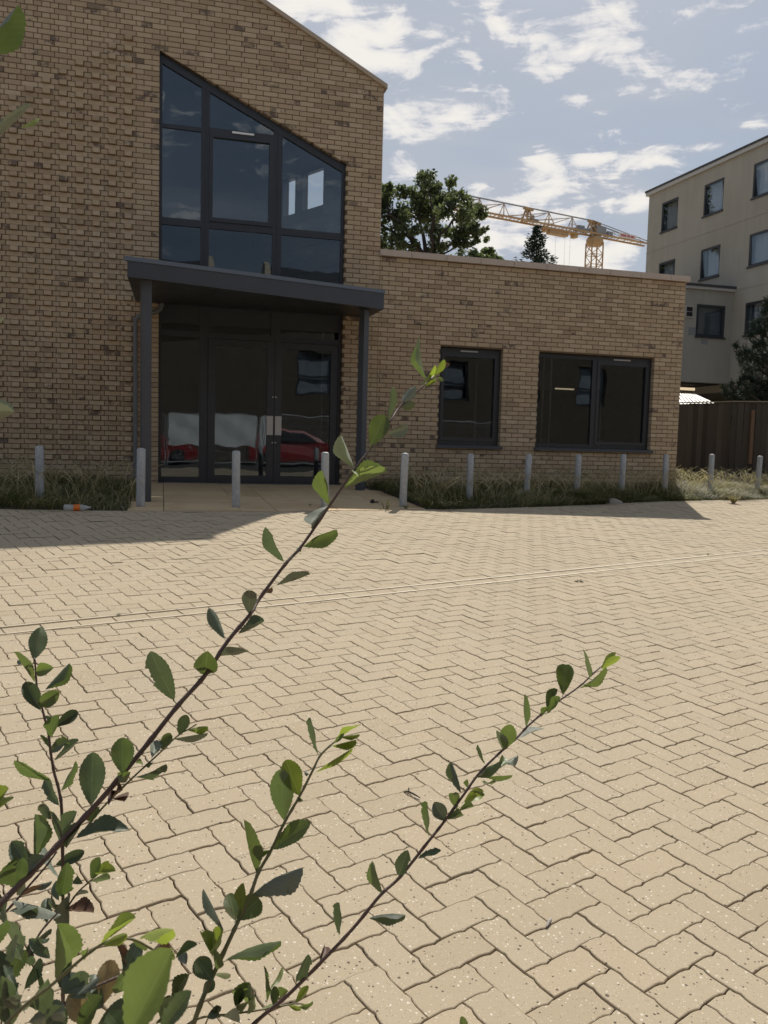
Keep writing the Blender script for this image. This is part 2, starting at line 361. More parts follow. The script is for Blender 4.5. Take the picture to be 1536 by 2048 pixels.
def leaf_mat(name, top, under, trans, tw=.45, rough=.45, attr=False, vein=False):
    m, gg = new_mat(name); P = pos(gg)
    tcn = gg.n('ShaderNodeTexCoord').outputs['Object']
    geo = gg.n('ShaderNodeNewGeometry')
    r = gg.n('ShaderNodeObjectInfo').outputs['Random'] if not attr else gg.n('ShaderNodeAttribute', attribute_name='rnd').outputs['Fac']
    k = gg.m('ADD', gg.m('MULTIPLY', r, .7), .65)
    kk = gg.n('ShaderNodeCombineXYZ')
    for i in range(3): gg.put(kk.inputs[i], k)
    t = gg.mix(1.0, top, kk.outputs[0], 'MULTIPLY'); u = gg.mix(1.0, under, kk.outputs[0], 'MULTIPLY')
    c = gg.mix(geo.outputs['Backfacing'], t, u)
    if vein:
        s3 = gg.n('ShaderNodeSeparateXYZ'); gg.L.new(tcn, s3.inputs[0]); ax = gg.m('ABSOLUTE', s3.outputs[0])
        mid = gg.m('SUBTRACT', 1.0, gg.step(ax, .012, .035))
        lat = gg.m('ABSOLUTE', gg.m('SUBTRACT', gg.m('FRACT', gg.m('MULTIPLY', gg.m('SUBTRACT', s3.outputs[1], gg.m('MULTIPLY', ax, .7)), 8.0)), .5))
        lv = gg.m('MULTIPLY', gg.m('SUBTRACT', 1.0, gg.step(lat, .03, .10)), .35)
        c = gg.mix(gg.m('MULTIPLY', gg.m('MAXIMUM', mid, lv), .45), c, tuple(min(1, q*1.9+.02) for q in under))
        c = gg.mix(gg.m('MULTIPLY', gg.step(gg.noise(P, 130, 4, .6), .60, .72), .5), c, tuple(q*.5 for q in top))
        c = gg.mix(gg.m('MULTIPLY', gg.step(gg.noise(P, 38, 3, .6), .60, .75), .4), c, (.16, .10, .035))
    b = principled(gg, c, rough, 0, .45, gg.noise(P, 300, 2, .5) if vein else None, .2, .001)
    tr = gg.n('ShaderNodeBsdfTranslucent'); gg.put(tr.inputs[0], gg.mix(1.0, trans, kk.outputs[0], 'MULTIPLY'))
    mx = gg.n('ShaderNodeMixShader'); mx.inputs[0].default_value = tw; gg.L.new(b, mx.inputs[1]); gg.L.new(tr.outputs[0], mx.inputs[2])
    finish(gg, mx.outputs[0]); return m
M['leaf_d'] = leaf_mat('mature_leaf', (.072, .096, .062), (.125, .148, .110), (.080, .112, .038), .36, .50, False, True)
M['leaf_m'] = leaf_mat('green_leaf', (.078, .108, .038), (.110, .138, .070), (.115, .165, .036), .42, .42, False, True)
M['leaf_g'] = leaf_mat('light_green_leaf', (.095, .128, .042), (.130, .155, .072), (.150, .205, .042), .40, .44, False, True)
M['leaf_y'] = leaf_mat('young_leaf', (.135, .175, .034), (.165, .200, .060), (.250, .320, .036), .45, .44, False, True)
M['leaf_p'] = leaf_mat('grey_green_leaf', (.150, .170, .125), (.190, .205, .155), (.095, .115, .055), .25, .60, False, True)  # dull grey underside tone; some leaf sheen is put into this colour
M['leaf_b'] = leaf_mat('withered_leaf', (.075, .040, .026), (.10, .062, .040), (.10, .045, .02), .2, .6, False, True)
M['leaf_t'] = leaf_mat('dry_tan_leaf', (.30, .235, .130), (.33, .27, .16), (.30, .22, .09), .35, .55, False, True)
M['stem'] = simple('purple_brown_stem', (.085, .048, .036), .6, 0, .3, 60.0, .3)
M['stem_g'] = simple('green_brown_stem', (.120, .110, .045), .6, 0, .25, 60.0, .3)
M['foliage'] = leaf_mat('tree_leaves', (.056, .074, .036), (.075, .092, .052), (.15, .185, .070), .50, .55, True)
M['foliage2'] = leaf_mat('bush_leaves', (.060, .085, .038), (.07, .09, .042), (.14, .18, .06), .50, .55, True)
M['needles'] = leaf_mat('conifer_needles', (.020, .036, .020), (.022, .038, .022), (.016, .030, .010), .12, .7, True)
m, gg = new_mat('long_grass'); a = gg.n('ShaderNodeAttribute', attribute_name='rnd').outputs['Fac']
c = gg.ramp(a, [(0, (.062, .080, .027)), (.35, (.115, .126, .046)), (.58, (.215, .190, .082)), (.80, (.44, .36, .20)), (1, (.56, .46, .29))])
b = principled(gg, c, .6, 0, .3); tr = gg.n('ShaderNodeBsdfTranslucent'); gg.put(tr.inputs[0], gg.mix(.5, c, (.16, .20, .04)))
mx = gg.n('ShaderNodeMixShader'); mx.inputs[0].default_value = .4; gg.L.new(b, mx.inputs[1]); gg.L.new(tr.outputs[0], mx.inputs[2]); finish(gg, mx.outputs[0]); M['grass'] = m
M['soil'] = simple('bed_soil', (.050, .040, .028), 1.0, 0, .3, 6.0, .4)
M['earth'] = simple('pale_paved_ground', (.40, .325, .225), 1.0, 0, .16, .6, .3)
M['tarmac'] = simple('asphalt', (.105, .100, .094), .95, 0, .2, 5.0, .3)
M['slate'] = simple('slate_roof', (.045, .045, .050), .7, 0, .2, 3.0, .2)
m, gg = new_mat('house_brick_face'); P = pos(gg)
cx = gg.n('ShaderNodeCombineXYZ'); sx3 = gg.n('ShaderNodeSeparateXYZ'); gg.L.new(P, sx3.inputs[0]); gg.put(cx.inputs[0], gg.m('ADD', sx3.outputs[0], sx3.outputs[1])); gg.put(cx.inputs[1], sx3.outputs[2])
bt = gg.n('ShaderNodeTexBrick'); gg.L.new(cx.outputs[0], bt.inputs['Vector']); bt.inputs['Scale'].default_value = 1.0; bt.inputs['Brick Width'].default_value = .225; bt.inputs['Row Height'].default_value = .075; bt.inputs['Mortar Size'].default_value = .006
for nm_, c_ in (('Color1', (.155, .130, .100)), ('Color2', (.105, .089, .070)), ('Mortar', (.07, .06, .048))): bt.inputs[nm_].default_value = (*c_, 1)
finish(gg, principled(gg, bt.outputs[0], .9, 0, .2)); M['house_brick'] = m
M['house_trim'] = simple('pale_parapet', (.46, .40, .31), .9, 0, .1, 2.0)
M['carred'] = simple('red_car_paint', (.36, .022, .026), .3, 0, .05, 2.0, 0, .5, .6)
M['rubber'] = simple('tyre_rubber', (.02, .02, .02), .85, 0, .1, 5.0)
M['alloy'] = simple('wheel_alloy', (.45, .45, .46), .35, .7, .1, 9.0)
M['lamp'] = simple('headlight_lens', (.75, .76, .78), .15, .3, .05, 9.0)
M['carglass'] = simple('car_window', (.02, .022, .025), .08, 0, .05, 2.0)
M['sheet'] = simple('white_tarpaulin', (.70, .71, .72), .6, 0, .08, 1.5)
m, gg = new_mat('clear_plastic'); b = gg.n('ShaderNodeBsdfPrincipled'); b.inputs['Base Color'].default_value = (.75, .77, .78, 1); b.inputs['Roughness'].default_value = .15; b.inputs['Alpha'].default_value = .45
finish(gg, b.outputs[0]); M['plastic'] = m
M['orange'] = simple('orange_label', (.80, .20, .03), .45, 0, .08, 20.0)
M['canvas'] = simple('dirty_white_canvas', (.36, .33, .30), .85, 0, .25, 30.0, .3)
M['twig'] = simple('dry_twig', (.20, .16, .12), .9, 0, .3, 50.0)
M['twig_dark'] = simple('dark_twig', (.035, .028, .024), .9, 0, .3, 50.0)

# ------------------------------------------------------------------ lie of the land
F_Y = 13.264                                    # the facade plane
NP = np.array([0.02297785, -0.06341696, 0.99772256])
def pave_z(X, Y): return 0.053+(-1.36932-NP[0]*X-NP[1]*Y)/NP[2]
def on_pave(px, py):
    q = ray(px, py); return CAM+q*(-1.36932/np.dot(NP, q))
EDGE = [on_pave(*p)[:2] for p in [(-260, 1014), (0, 1018), (280, 1022), (560, 1023), (859, 1019), (976, 1017), (1132, 1012), (1246, 1006), (1367, 1001.5), (1536, 999), (1800, 994)]]
EX, EY = [e[0] for e in EDGE], [e[1] for e in EDGE]
def edge_y(X):
    if X > EX[-1]: return EY[-1]+(X-EX[-1])*.30
    return float(np.interp(X, EX, EY))
def ground(X, Y):
    ye = edge_y(X)
    if Y <= ye:
        z0 = pave_z(X, Y)
        if Y < 0.6:
            t = min(1, (0.6-Y)/3.6); z0 = (1-t)*pave_z(X, max(Y, -1.0))+t*-0.95
        return z0
    yw = F_Y if X < 9.1 else 16.5
    if X >= 9.1: yw = max(yw, ye+1.5)
    t = min(1.0, (Y-ye)/(yw-ye)); return (1-t)*pave_z(X, ye)+t*-.62
mb = MB()
gx = [-500, -120, -50, -25, -14, -9, -6, -4, -2.5, -1.2, 0, 1.2, 2.4, 3.6, 5, 6.5, 8, 9, 9.2, 10.5, 12, 14, 17, 21, 30, 60, 150, 500]
gy = [-400, -80, -30, -14, -8, -5, -3.5, -3, -2, -1, 0, .6, 2, 4, 6, 8, 9, 9.6, 10.2, 10.8, 11.4, 12, 12.6, 13.3, 14.5, 16.5, 20, 28, 45, 90, 250, 900]
for yy in gy:
    for xx in gx:
        c = max(-60, min(60, xx)); mb.v.append((xx, yy, ground(max(-8, min(16, c)), max(-9, min(yy, 40)))-.075))
mb.f = rowfaces(len(gy), len(gx)); mb.a = [0]*len(mb.f); mb.mi = [0]*len(mb.f)
kind(mb.build('ground', M['earth'], smooth=True), 'structure')
mb = MB(); mb.box(-60, 60, -9.2, -3.6, -1.2, -.945); kind(mb.build('road', M['tarmac']), 'structure')

# ------------------------------------------------------------------ herringbone block paving
E_P = np.array([0.34847003, -0.93489001, -0.06744858]); E_P /= np.linalg.norm(E_P)
E_Q = np.array([-.941, -.3385, .0]); E_Q -= E_P*np.dot(E_P, E_Q); E_Q /= np.linalg.norm(E_Q)
E_N = np.cross(E_P, E_Q); E_N *= np.sign(E_N[2])
O_L = np.array([1.20287649, 2.00648494, -1.27261233])+CAM
U = 0.1
def lat(p, q, n=0.0): return O_L+E_P*(p*U)+E_Q*(q*U)+E_N*n
def to_lat(X, Y):
    d = np.array([X, Y, pave_z(X, Y)])-O_L; return np.dot(d, E_P)/U, np.dot(d, E_Q)/U
DR1 = (np.array([-.847, 4.825]), np.array([6.366, 7.575]))      # far strip of the slot drain
d_dir = (DR1[1]-DR1[0])/np.linalg.norm(DR1[1]-DR1[0]); d_nrm = np.array([-d_dir[1], d_dir[0]])
DGAP = .136
def drain_d(X, Y): return float(np.dot(np.array([X, Y])-DR1[0], d_nrm))     # 0 on the far strip, -DGAP on the near one
paving = MB()
pts = []
reg = [(-4.2, .7), (3.0, .7), (16, 8), (16, edge_y(16))]+[(e[0], e[1]) for e in EDGE[::-1]]+[(-4.2, EY[0])]
for X, Y in reg: pts.append((X, Y, pave_z(X, Y)-.0080))
paving.poly(pts)
paving = kind(paving.build('paving', M['sand']), 'structure')
AMP = .046
WT_ = (0.0, .13, .27, .41, .58)                 # a short lug a third of the way along every 100 mm, nearly straight between
WV_ = (0.0, .25, 1.0, .05, -.40)
def outline(p0, q0, p1, q1, inset, seg):
    out = []
    def edge(a, b, horiz, fixed, sgn):
        n = int(round(abs(b-a))); s_ = 1 if b > a else -1
        for i in range(n):
            for j in (range(5) if seg > 2 else (0,)):
                k = j if s_ > 0 else (5-j) % 5
                if s_ > 0: t = a+i+WT_[k]
                else: t = a-i-(1-WT_[k] if k else 0)
                w = AMP*WV_[k]*(-1 if horiz else 1)+random.gauss(0, .0045) if seg > 2 else 0.0
                if i == 0 and j == 0: t = a+inset*s_
                out.append((t, fixed+w-sgn*inset) if horiz else (fixed+w-sgn*inset, t))
    edge(p0, p1, True, q0, -1); edge(q0, q1, False, p1, 1); edge(p1, p0, True, q1, 1); edge(q1, q0, False, p0, -1)
    return out
def block_geo(mb, outl, val, dz, tilt, cpq, simple_=False):
    """a paver: top face, chamfer, short side"""
    n = len(outl)
    if n < 3: return
    cx_, cy_ = cpq
    def pt(p, q, h): return lat(p, q, h+dz+tilt[0]*(p-cx_)*U+tilt[1]*(q-cy_)*U)
    def inward(k, d):
        (ax, ay), (bx, by), (cx2, cy2) = outl[k-1], outl[k], outl[(k+1) % n]
        tx, ty = cx2-ax, cy2-ay; L = math.hypot(tx, ty) or 1
        return bx-ty/L*d, by+tx/L*d
    area = sum(outl[i][0]*outl[(i+1) % n][1]-outl[(i+1) % n][0]*outl[i][1] for i in range(n))
    if area < 0: outl = outl[::-1]
    if abs(area) < .12: return
    top = [pt(*inward(k, .022), 0) for k in range(n)]
    rim = [pt(*outl[k], -.0014) for k in range(n)]
    low = [pt(*outl[k], -.016) for k in range(n)]
    # lat axes (E_P, E_Q) may be left-handed seen from above: orient upwards
    flip = np.dot(np.cross(E_P, E_Q), (0, 0, 1)) < 0
    fs = [tuple(range(n))]+[(n+k, n+(k+1) % n, (k+1) % n, k) for k in range(n)]
    if not simple_: fs += [(2*n+k, 2*n+(k+1) % n, n+(k+1) % n, n+k) for k in range(n)]
    if flip: fs = [f[::-1] for f in fs]
    mb.mesh(top+rim+([] if simple_ else low), fs, val)
blocks = []
for k in range(-190, 80):
    for j in range(-75, 75):
        for (p0, q0, p1, q1) in ((k+2*j, k-2*j, k+2*j+2, k-2*j+1), (k+2*j, k-2*j+1, k+2*j+1, k-2*j+3)):
            c = lat((p0+p1)/2, (q0+q1)/2)
            X, Y = c[0], c[1]
            if Y < .9 or Y > 14 or X < -4 or X > 15.5: continue
            ey = edge_y(X)
            if Y > ey+.14: continue
            d = c-CAM; zc = np.dot(d, C_F)
            if zc < .5: continue
            px = CX+FPX*np.dot(d, C_R)/zc; py = CY-FPX*np.dot(d, C_U)/zc
            if px < -220 or px > 1760 or py > 2330: continue
            blocks.append((zc, p0, q0, p1, q1, c, px, py))
blocks.sort(key=lambda b: b[0])
rest = MB(); n_single = 0
def line_pq(P0, P1):
    """half-plane coefficients in lattice coordinates, positive on the left of P0->P1 seen in (p,q)"""
    a = to_lat(*P0); b = to_lat(*P1); A, B = -(b[1]-a[1]), (b[0]-a[0]); L = math.hypot(A, B)
    return A/L, B/L, -(A*a[0]+B*a[1])/L
ln = line_pq(DR1[0], DR1[1])
far_pq = to_lat(*(DR1[0]+d_nrm)); sg = 1 if ln[0]*far_pq[0]+ln[1]*far_pq[1]+ln[2] > 0 else -1
ln = tuple(sg*v for v in ln)                    # positive beyond the far strip
for zc, p0, q0, p1, q1, c, px, py in blocks:
    seg = 8 if zc < 4.2 else (6 if zc < 6.0 else 2)
    o = outline(p0, q0, p1, q1, .018+.008*random.random()+(.004 if zc > 6 else 0), seg)
    sh_ = (random.gauss(0, .0045), random.gauss(0, .0045)); o = [(a+sh_[0], b+sh_[1]) for a, b in o]
    cpq = ((p0+p1)/2, (q0+q1)/2); dz = random.gauss(0, .0011); tilt = (random.gauss(0, .006), random.gauss(0, .006))
    val = random.random()
    parts = [o]
    dd = drain_d(c[0], c[1])
    if -.45 < dd < .25:
        parts = [clip(o, ln[0], ln[1], ln[2]-.14), clip(o, -ln[0], -ln[1], -ln[2]-DGAP/U-.14)]
    ey = edge_y(c[0])
    if c[1] > ey-.2:
        e0, e1 = (c[0]-.3, edge_y(c[0]-.3)), (c[0]+.3, edge_y(c[0]+.3))
        le = line_pq(e0, e1); inside = to_lat(c[0], c[1]-2.0)
        s2_ = 1 if le[0]*inside[0]+le[1]*inside[1]+le[2] > 0 else -1
        parts = [clip(q_, s2_*le[0], s2_*le[1], s2_*le[2]-.06) for q_ in parts if len(q_) > 2]
    inview = -40 < px < 1576 and py < 2090
    for q_ in parts:
        if len(q_) < 3: continue
        if n_single < 300 and inview and len(parts) == 1:
            mb = MB(); block_geo(mb, q_, 0.0, dz, tilt, cpq)
            cc = tuple(c); mb.build('paver', M['paver'], paving, loc=cc); n_single += 1
        else: block_geo(rest, q_, val+1e-3, dz, tilt, cpq, zc > 7)
# blocks laid end to end between the two strips of the drain
t = -3.0
while t < 17:
    L = .2; a0, a1 = t+.003, t+L-.003
    def dp(tt, off): P_ = DR1[0]+d_dir*tt+d_nrm*off; return to_lat(*P_)
    o = [dp(a0, -.018), dp(a1, -.018), dp(a1, -DGAP+.018), dp(a0, -DGAP+.018)]
    if np.dot(lat(*o[0])-CAM, C_F) > .5: block_geo(rest, o, random.random()+1e-3, random.gauss(0, .001), (0, 0), o[0])
    t += L
rest.build('paving_blocks', M['paver'], paving, kind='stuff')
for off in (0.0, -DGAP):
    mb = MB()
    for i in range(18):
        a, b = DR1[0]+d_dir*(-3+i*1.0+.002)+d_nrm*off, DR1[0]+d_dir*(-2+i*1.0-.002)+d_nrm*off
        mb.bar((a[0], a[1], pave_z(*a)-.004), (b[0], b[1], pave_z(*b)-.004), .019, .016)
    mb.build('drain_strip', M['plate_pale'] if 'plate_pale' in M else simple('pale_drain_edging', (.51, .435, .32), .6, .1, .1, 6.0), paving); M['plate_pale'] = bpy.data.materials['pale_drain_edging']

# slabs in front of the doors, falling towards the block paving
def slab_z(X, Y):
    ye = edge_y(X); t = max(0.0, min(1.0, (Y-ye)/(F_Y-ye))); return (1-t)*(pave_z(X, ye)+.004)+t*-.628
slab_base = MB()
slab_base.poly([(x_, y_, slab_z(x_, y_)-.014) for x_, y_ in [(-.36, edge_y(-.36)), (.8, edge_y(.8)), (2, edge_y(2)), (3.2, edge_y(3.2)), (3.3, 10.9), (3.0, F_Y+.1), (-.3, F_Y+.1)]])
slabs = kind(slab_base.build('entrance_path', M['sand']), 'structure')
colx = [-.36, .02, .86, 1.28, 2.05, 2.75, 3.24]
for i in range(len(colx)-1):
    x0, x1 = colx[i], colx[i+1]; yy = edge_y((x0+x1)/2); first = True
    rows_ = [.22 if i % 2 else .55] + [.62, .62, .45, .62, .62, .62, .62, .62]
    for h_ in rows_:
        y0 = yy; y1 = min(yy+h_, F_Y+.06); yy = y1
        if y1-y0 < .05: continue
        f0 = (edge_y(x0)-edge_y((x0+x1)/2), edge_y(x1)-edge_y((x0+x1)/2)) if first else (0, 0); first = False
        mb = MB(); dzz = random.gauss(0, .0015)
        a = [(x0+.004, y0+.004+f0[0]), (x1-.004, y0+.004+f0[1]), (x1-.004, y1-.004), (x0+.004, y1-.004)]
        top = [(p_[0], p_[1], slab_z(*p_)+dzz) for p_ in a]; lo = [(p_[0], p_[1], slab_z(*p_)-.03) for p_ in a]
        mb.mesh(top+lo, [(0,1,2,3)]+[(4+k, 4+(k+1) % 4, (k+1) % 4, k) for k in range(4)])
        mb.build('slab', M['slab'], slabs, loc=((x0+x1)/2, (y0+y1)/2, top[0][2]))

# ------------------------------------------------------------------ the community building
def fac(px, py, dd=0.0):
    P_ = at_Y(px, py, F_Y+dd); return P_[0], P_[2]
GX, WX1 = 3.385, 9.05                            # right corner of the gable block, right end of the low wing
EAVE, SLOPE, RIDGE_X = 5.74, .503, -1.35
def roof_z(X): return EAVE+SLOPE*(GX-X) if X > RIDGE_X else EAVE+SLOPE*(GX-RIDGE_X)-SLOPE*(RIDGE_X-X)
GX0 = 2*RIDGE_X-GX
SC_L, SC_R = -.060, 2.800                        # the glazed screen
HEAD_L = fac(318, 100)[1]; HEAD_R = fac(690, 327)[1]; HS = (HEAD_L-HEAD_R)/(SC_R-SC_L)
def head_z(X): return HEAD_L-HS*(X-SC_L)
THR = -.625                                     # door threshold
WT = 3.075                                      # top of the low wing's brickwork
W1 = (4.4625, 5.585, .075, 1.70); W2 = (6.25, 8.4975, .075, 1.70)
BASE = -1.0
bld = tag(empty('community_building', (3.0, F_Y, -.62)), 'buff brick building with tall gable, glazed entrance, dark canopy and low flat-roofed wing', 'building')
bld_loc = np.array(bld.location)
def bb(mb, name, mat, parent=bld, **k):
    """build a child of the building from world coordinates"""
    off = np.array([0., 0, 0]); p_ = parent
    while p_ is not None: off += np.array(p_.location); p_ = p_.parent
    mb.v = [tuple(np.array(v)-off) for v in mb.v]
    return mb.build(name, mat, parent, **k)

REC = .009
mb = MB(); y0, y1 = F_Y+REC, F_Y+.32
i_ = .004
def fr(x): return roof_z(x)-.02
mb.prism([(GX0+i_, BASE), (SC_L-i_, BASE), (SC_L-i_, fr(SC_L)), (RIDGE_X, fr(RIDGE_X)), (GX0+i_, fr(GX0))], y0, y1)
mb.prism([(SC_L-i_, head_z(SC_L)+i_), (SC_R+i_, head_z(SC_R)+i_), (SC_R+i_, fr(SC_R)), (SC_L-i_, fr(SC_L))], y0, y1)
mb.prism([(SC_R+i_, BASE), (GX-i_, BASE), (GX-i_, fr(GX)), (SC_R+i_, fr(SC_R))], y0, y1)
gable = bb(mb, 'gable_wall', M['mortar'])
mb = MB()
mb.box(GX-i_, W1[0]-i_, y0, y1, BASE, WT); mb.box(W1[1]+i_, W2[0]-i_, y0, y1, BASE, WT); mb.box(W2[1]+i_, WX1-i_, y0, y1, BASE, WT)
for w in (W1, W2): mb.box(w[0]-i_, w[1]+i_, y0, y1, BASE, w[2]-i_-.02); mb.box(w[0]-i_, w[1]+i_, y0, y1, w[3]+i_, WT)
mb.box(WX1-.32, WX1-i_, y1, 20.0, BASE, WT)
wing = bb(mb, 'wing_wall', M['mortar'])

bricks = []                                     # (polygon, proud, wall)
def add_brick(x0, x1, z0, z1, wall, proud=0.0, cuts=()):
    poly = [(x0, z0), (x1, z0), (x1, z1), (x0, z1)]
    for c in cuts:
        poly = clip(poly, *c)
        if len(poly) < 3: return
    w_ = max(p[0] for p in poly)-min(p[0] for p in poly); h_ = max(p[1] for p in poly)-min(p[1] for p in poly)
    if w_ < .018 or h_ < .012: return
    bricks.append((poly, proud, wall))
J = .0105
roof_cut = (-SLOPE, -1.0, EAVE+SLOPE*GX-.03)     # below the right roof slope
roof_cut_l = (SLOPE, -1.0, EAVE-SLOPE*GX0-.03)
head_cut = (HS, 1.0, -(HEAD_L+HS*SC_L)-.003)     # above the sloping head of the screen
def run(x0, x1, row, wall, x_ref, cuts=()):
    """one course of stretchers between x0 and x1, half bond measured from x_ref"""
    z0, z1 = row*.075+J/2, (row+1)*.075-J/2
    off = x_ref+(.1125 if row % 2 else 0)
    k = math.floor((x0-off)/.225); a = off+k*.225
    while a < x1-.01:
        b0, b1 = max(a+J/2, x0), min(a+.225-J/2, x1)
        if b1-b0 > .03: add_brick(b0, b1, z0, z1, wall, random.gauss(0, .0016), cuts)
        a += .225
PAT_R = -.452; PAT_TOP = fac(252, 62)[1]; PAT_BOT = -.33
top_row = int(round(PAT_TOP/.075))
for row in range(int(BASE/.075)+4, int((roof_z(RIDGE_X))/.075)+1):
    z0, z1 = row*.075+J/2, (row+1)*.075-J/2; zm = (row+.5)*.075
    # left of the screen
    left_end = SC_L if zm < HEAD_L else SC_L
    pr_row = (row-top_row) % 2 == 0
    if pr_row and PAT_BOT < zm < PAT_TOP+.3:
        add_brick(SC_L-.2155, SC_L, z0, z1, gable, random.gauss(0, .0015), (roof_cut, roof_cut_l))
        add_brick(PAT_R+J, SC_L-.2155-J, z0, z1, gable, random.gauss(0, .0015), (roof_cut, roof_cut_l))
        k = 0
        while PAT_R-k*.225-.2 > GX0:
            xr = PAT_R-k*.225
            inside = zm < PAT_TOP+.04-k*.15
            add_brick(xr-.1025, xr, z0, z1, gable, .038+random.gauss(0, .003) if inside else random.gauss(0, .0015), (roof_cut, roof_cut_l))
            add_brick(xr-.225+J, xr-.1025-J, z0, z1, gable, random.gauss(0, .0016), (roof_cut, roof_cut_l))
            k += 1
    else:
        off = SC_L-.1125 if not pr_row else SC_L
        run(GX0, SC_L if zm < HEAD_L else GX, row, gable, off-(.1125 if row % 2 else 0)+J/2, (roof_cut, roof_cut_l))
    # over and right of the screen
    if zm > HEAD_R+.04:
        if zm < HEAD_L or (pr_row and PAT_BOT < zm < PAT_TOP+.3): run(SC_L+J if zm > HEAD_L else SC_L, GX, row, gable, GX+J/2, (head_cut, roof_cut))
    else: run(SC_R, GX, row, gable, GX+J/2, (roof_cut,))
for row in range(int(BASE/.075)+4, int(round(WT/.075))):
    zm = (row+.5)*.075; spans = [(GX+J/2, WX1)]
    for w in (W1, W2):
        if w[2]-.03 < zm < w[3]:
            spans = [q for a, b in spans for q in ((a, min(b, w[0])), (max(a, w[1]), b)) if q[1]-q[0] > .02]
    for a, b in spans: run(a, b, row, wing, WX1+J/2)
    # return of the wing's right-hand corner, seen only from the side
def brick_geo(mb, poly, proud, val, deep=.1):
    f0 = F_Y-proud; n = len(poly)
    b_ = .0022
    cx_ = sum(p[0] for p in poly)/n; cz_ = sum(p[1] for p in poly)/n
    fr_ = [(p[0]+math.copysign(b_, cx_-p[0]), f0, p[1]+math.copysign(b_, cz_-p[1])) for p in poly]
    ed = [(p[0], f0+.003, p[1]) for p in poly]; bk = [(p[0], F_Y+deep, p[1]) for p in poly]
    fs = [tuple(range(n))]+[(n+k, n+(k+1) % n, (k+1) % n, k) for k in range(n)]+[(2*n+k, 2*n+(k+1) % n, n+(k+1) % n, n+k) for k in range(n)]
    mb.mesh(fr_+ed+bk, fs, val)
def bsize(b):
    xs = [p[0] for p in b[0]]; zs = [p[1] for p in b[0]]; c = np.array([sum(xs)/len(xs), F_Y, sum(zs)/len(zs)])-CAM
    z_ = np.dot(c, C_F); px = CX+FPX*np.dot(c, C_R)/z_; py = CY-FPX*np.dot(c, C_U)/z_
    vis = 5 < px < 1525 and 5 < py < 950 and not (250 < px < 330 and 515 < py < 1000)
    return (max(xs)-min(xs))*(max(zs)-min(zs))/z_**2*(1 if vis else 1e-3)
bricks.sort(key=lambda b: -bsize(b))
shared = {}
rest_b = {gable: MB(), wing: MB()}
for i, (poly, proud, wall) in enumerate(bricks):
    if i < 300:
        xs = [p[0] for p in poly]; zs = [p[1] for p in poly]; c = ((min(xs)+max(xs))/2, F_Y, (min(zs)+max(zs))/2)
        key = (round(max(xs)-min(xs), 3), round(proud/.004))
        if key not in shared:
            m_ = MB(); w2, h2 = key[0]/2, (max(zs)-min(zs))/2
            brick_geo(m_, [(-w2, -h2), (w2, -h2), (w2, h2), (-w2, h2)], key[1]*.004, 0.0)
            m_.v = [(a, b-F_Y, c_) for a, b, c_ in m_.v]; shared[key] = m_.data('brick', M['brick'])
        o = link('brick', shared[key], wall); o.location = tuple(np.array(c)-bld_loc)
    else: brick_geo(rest_b[wall], poly, proud, random.random()+1e-3)
for wall, m_ in rest_b.items():
    m_.v = [tuple(np.array(v)-bld_loc) for v in m_.v]; m_.build('brickwork', M['brick'], wall, kind='stuff')

# roof, verge coping and the low wing's coping stones
mb = MB()
for (xa, xb) in ((RIDGE_X, GX+.03), (GX0-.03, RIDGE_X)):
    za, zb = roof_z(xa) if xa > GX0 else EAVE-.015, roof_z(xb) if xb < GX else EAVE-.015
    mb.prism([(xa, za-.10), (xb, zb-.10), (xb, zb-.01), (xa, za-.01)], F_Y+.152, 16.5)
bb(mb, 'roof', M['slate'])
mb = MB()
for (xa, xb) in ((RIDGE_X, GX+.045), (GX0-.045, RIDGE_X)):
    za, zb = roof_z(min(max(xa, GX0), GX)), roof_z(min(xb, GX))
    if xb > GX: zb -= .045*SLOPE
    if xa < GX0: za -= .045*SLOPE
    mb.prism([(xa, za-.045), (xb, zb-.045), (xb, zb+.022), (xa, za+.022)], F_Y-.045, F_Y+.15)
bb(mb, 'verge_coping', M['verge'])
xs_ = [GX-.01]
while xs_[-1] < WX1+.02: xs_.append(xs_[-1]+(.53 if len(xs_) == 1 else .60))
xs_ = xs_[:-1]+[WX1+.06] if WX1+.06-xs_[-2] > .2 else xs_[:-2]+[WX1+.06]
for a, b in zip(xs_[:-1], xs_[1:]):
    mb = MB(); mb.box(a+.004, b-.004, F_Y-.055, F_Y+.34, WT+.008, WT+.105); bb(mb, 'coping_stone', M['coping'], wing)
mb = MB(); mb.box(GX, WX1, F_Y+.02, F_Y+.3, WT-.004, WT+.03); mb.box(WX1-.30, WX1-.02, F_Y+.34, 20, WT, WT+.10); bb(mb, 'coping_bed', M['mortar'], wing)
mb = MB(); mb.box(GX+.3, WX1-.3, F_Y+.3, 20, 2.72, 2.80); bb(mb, 'flat_roof', M['felt'])

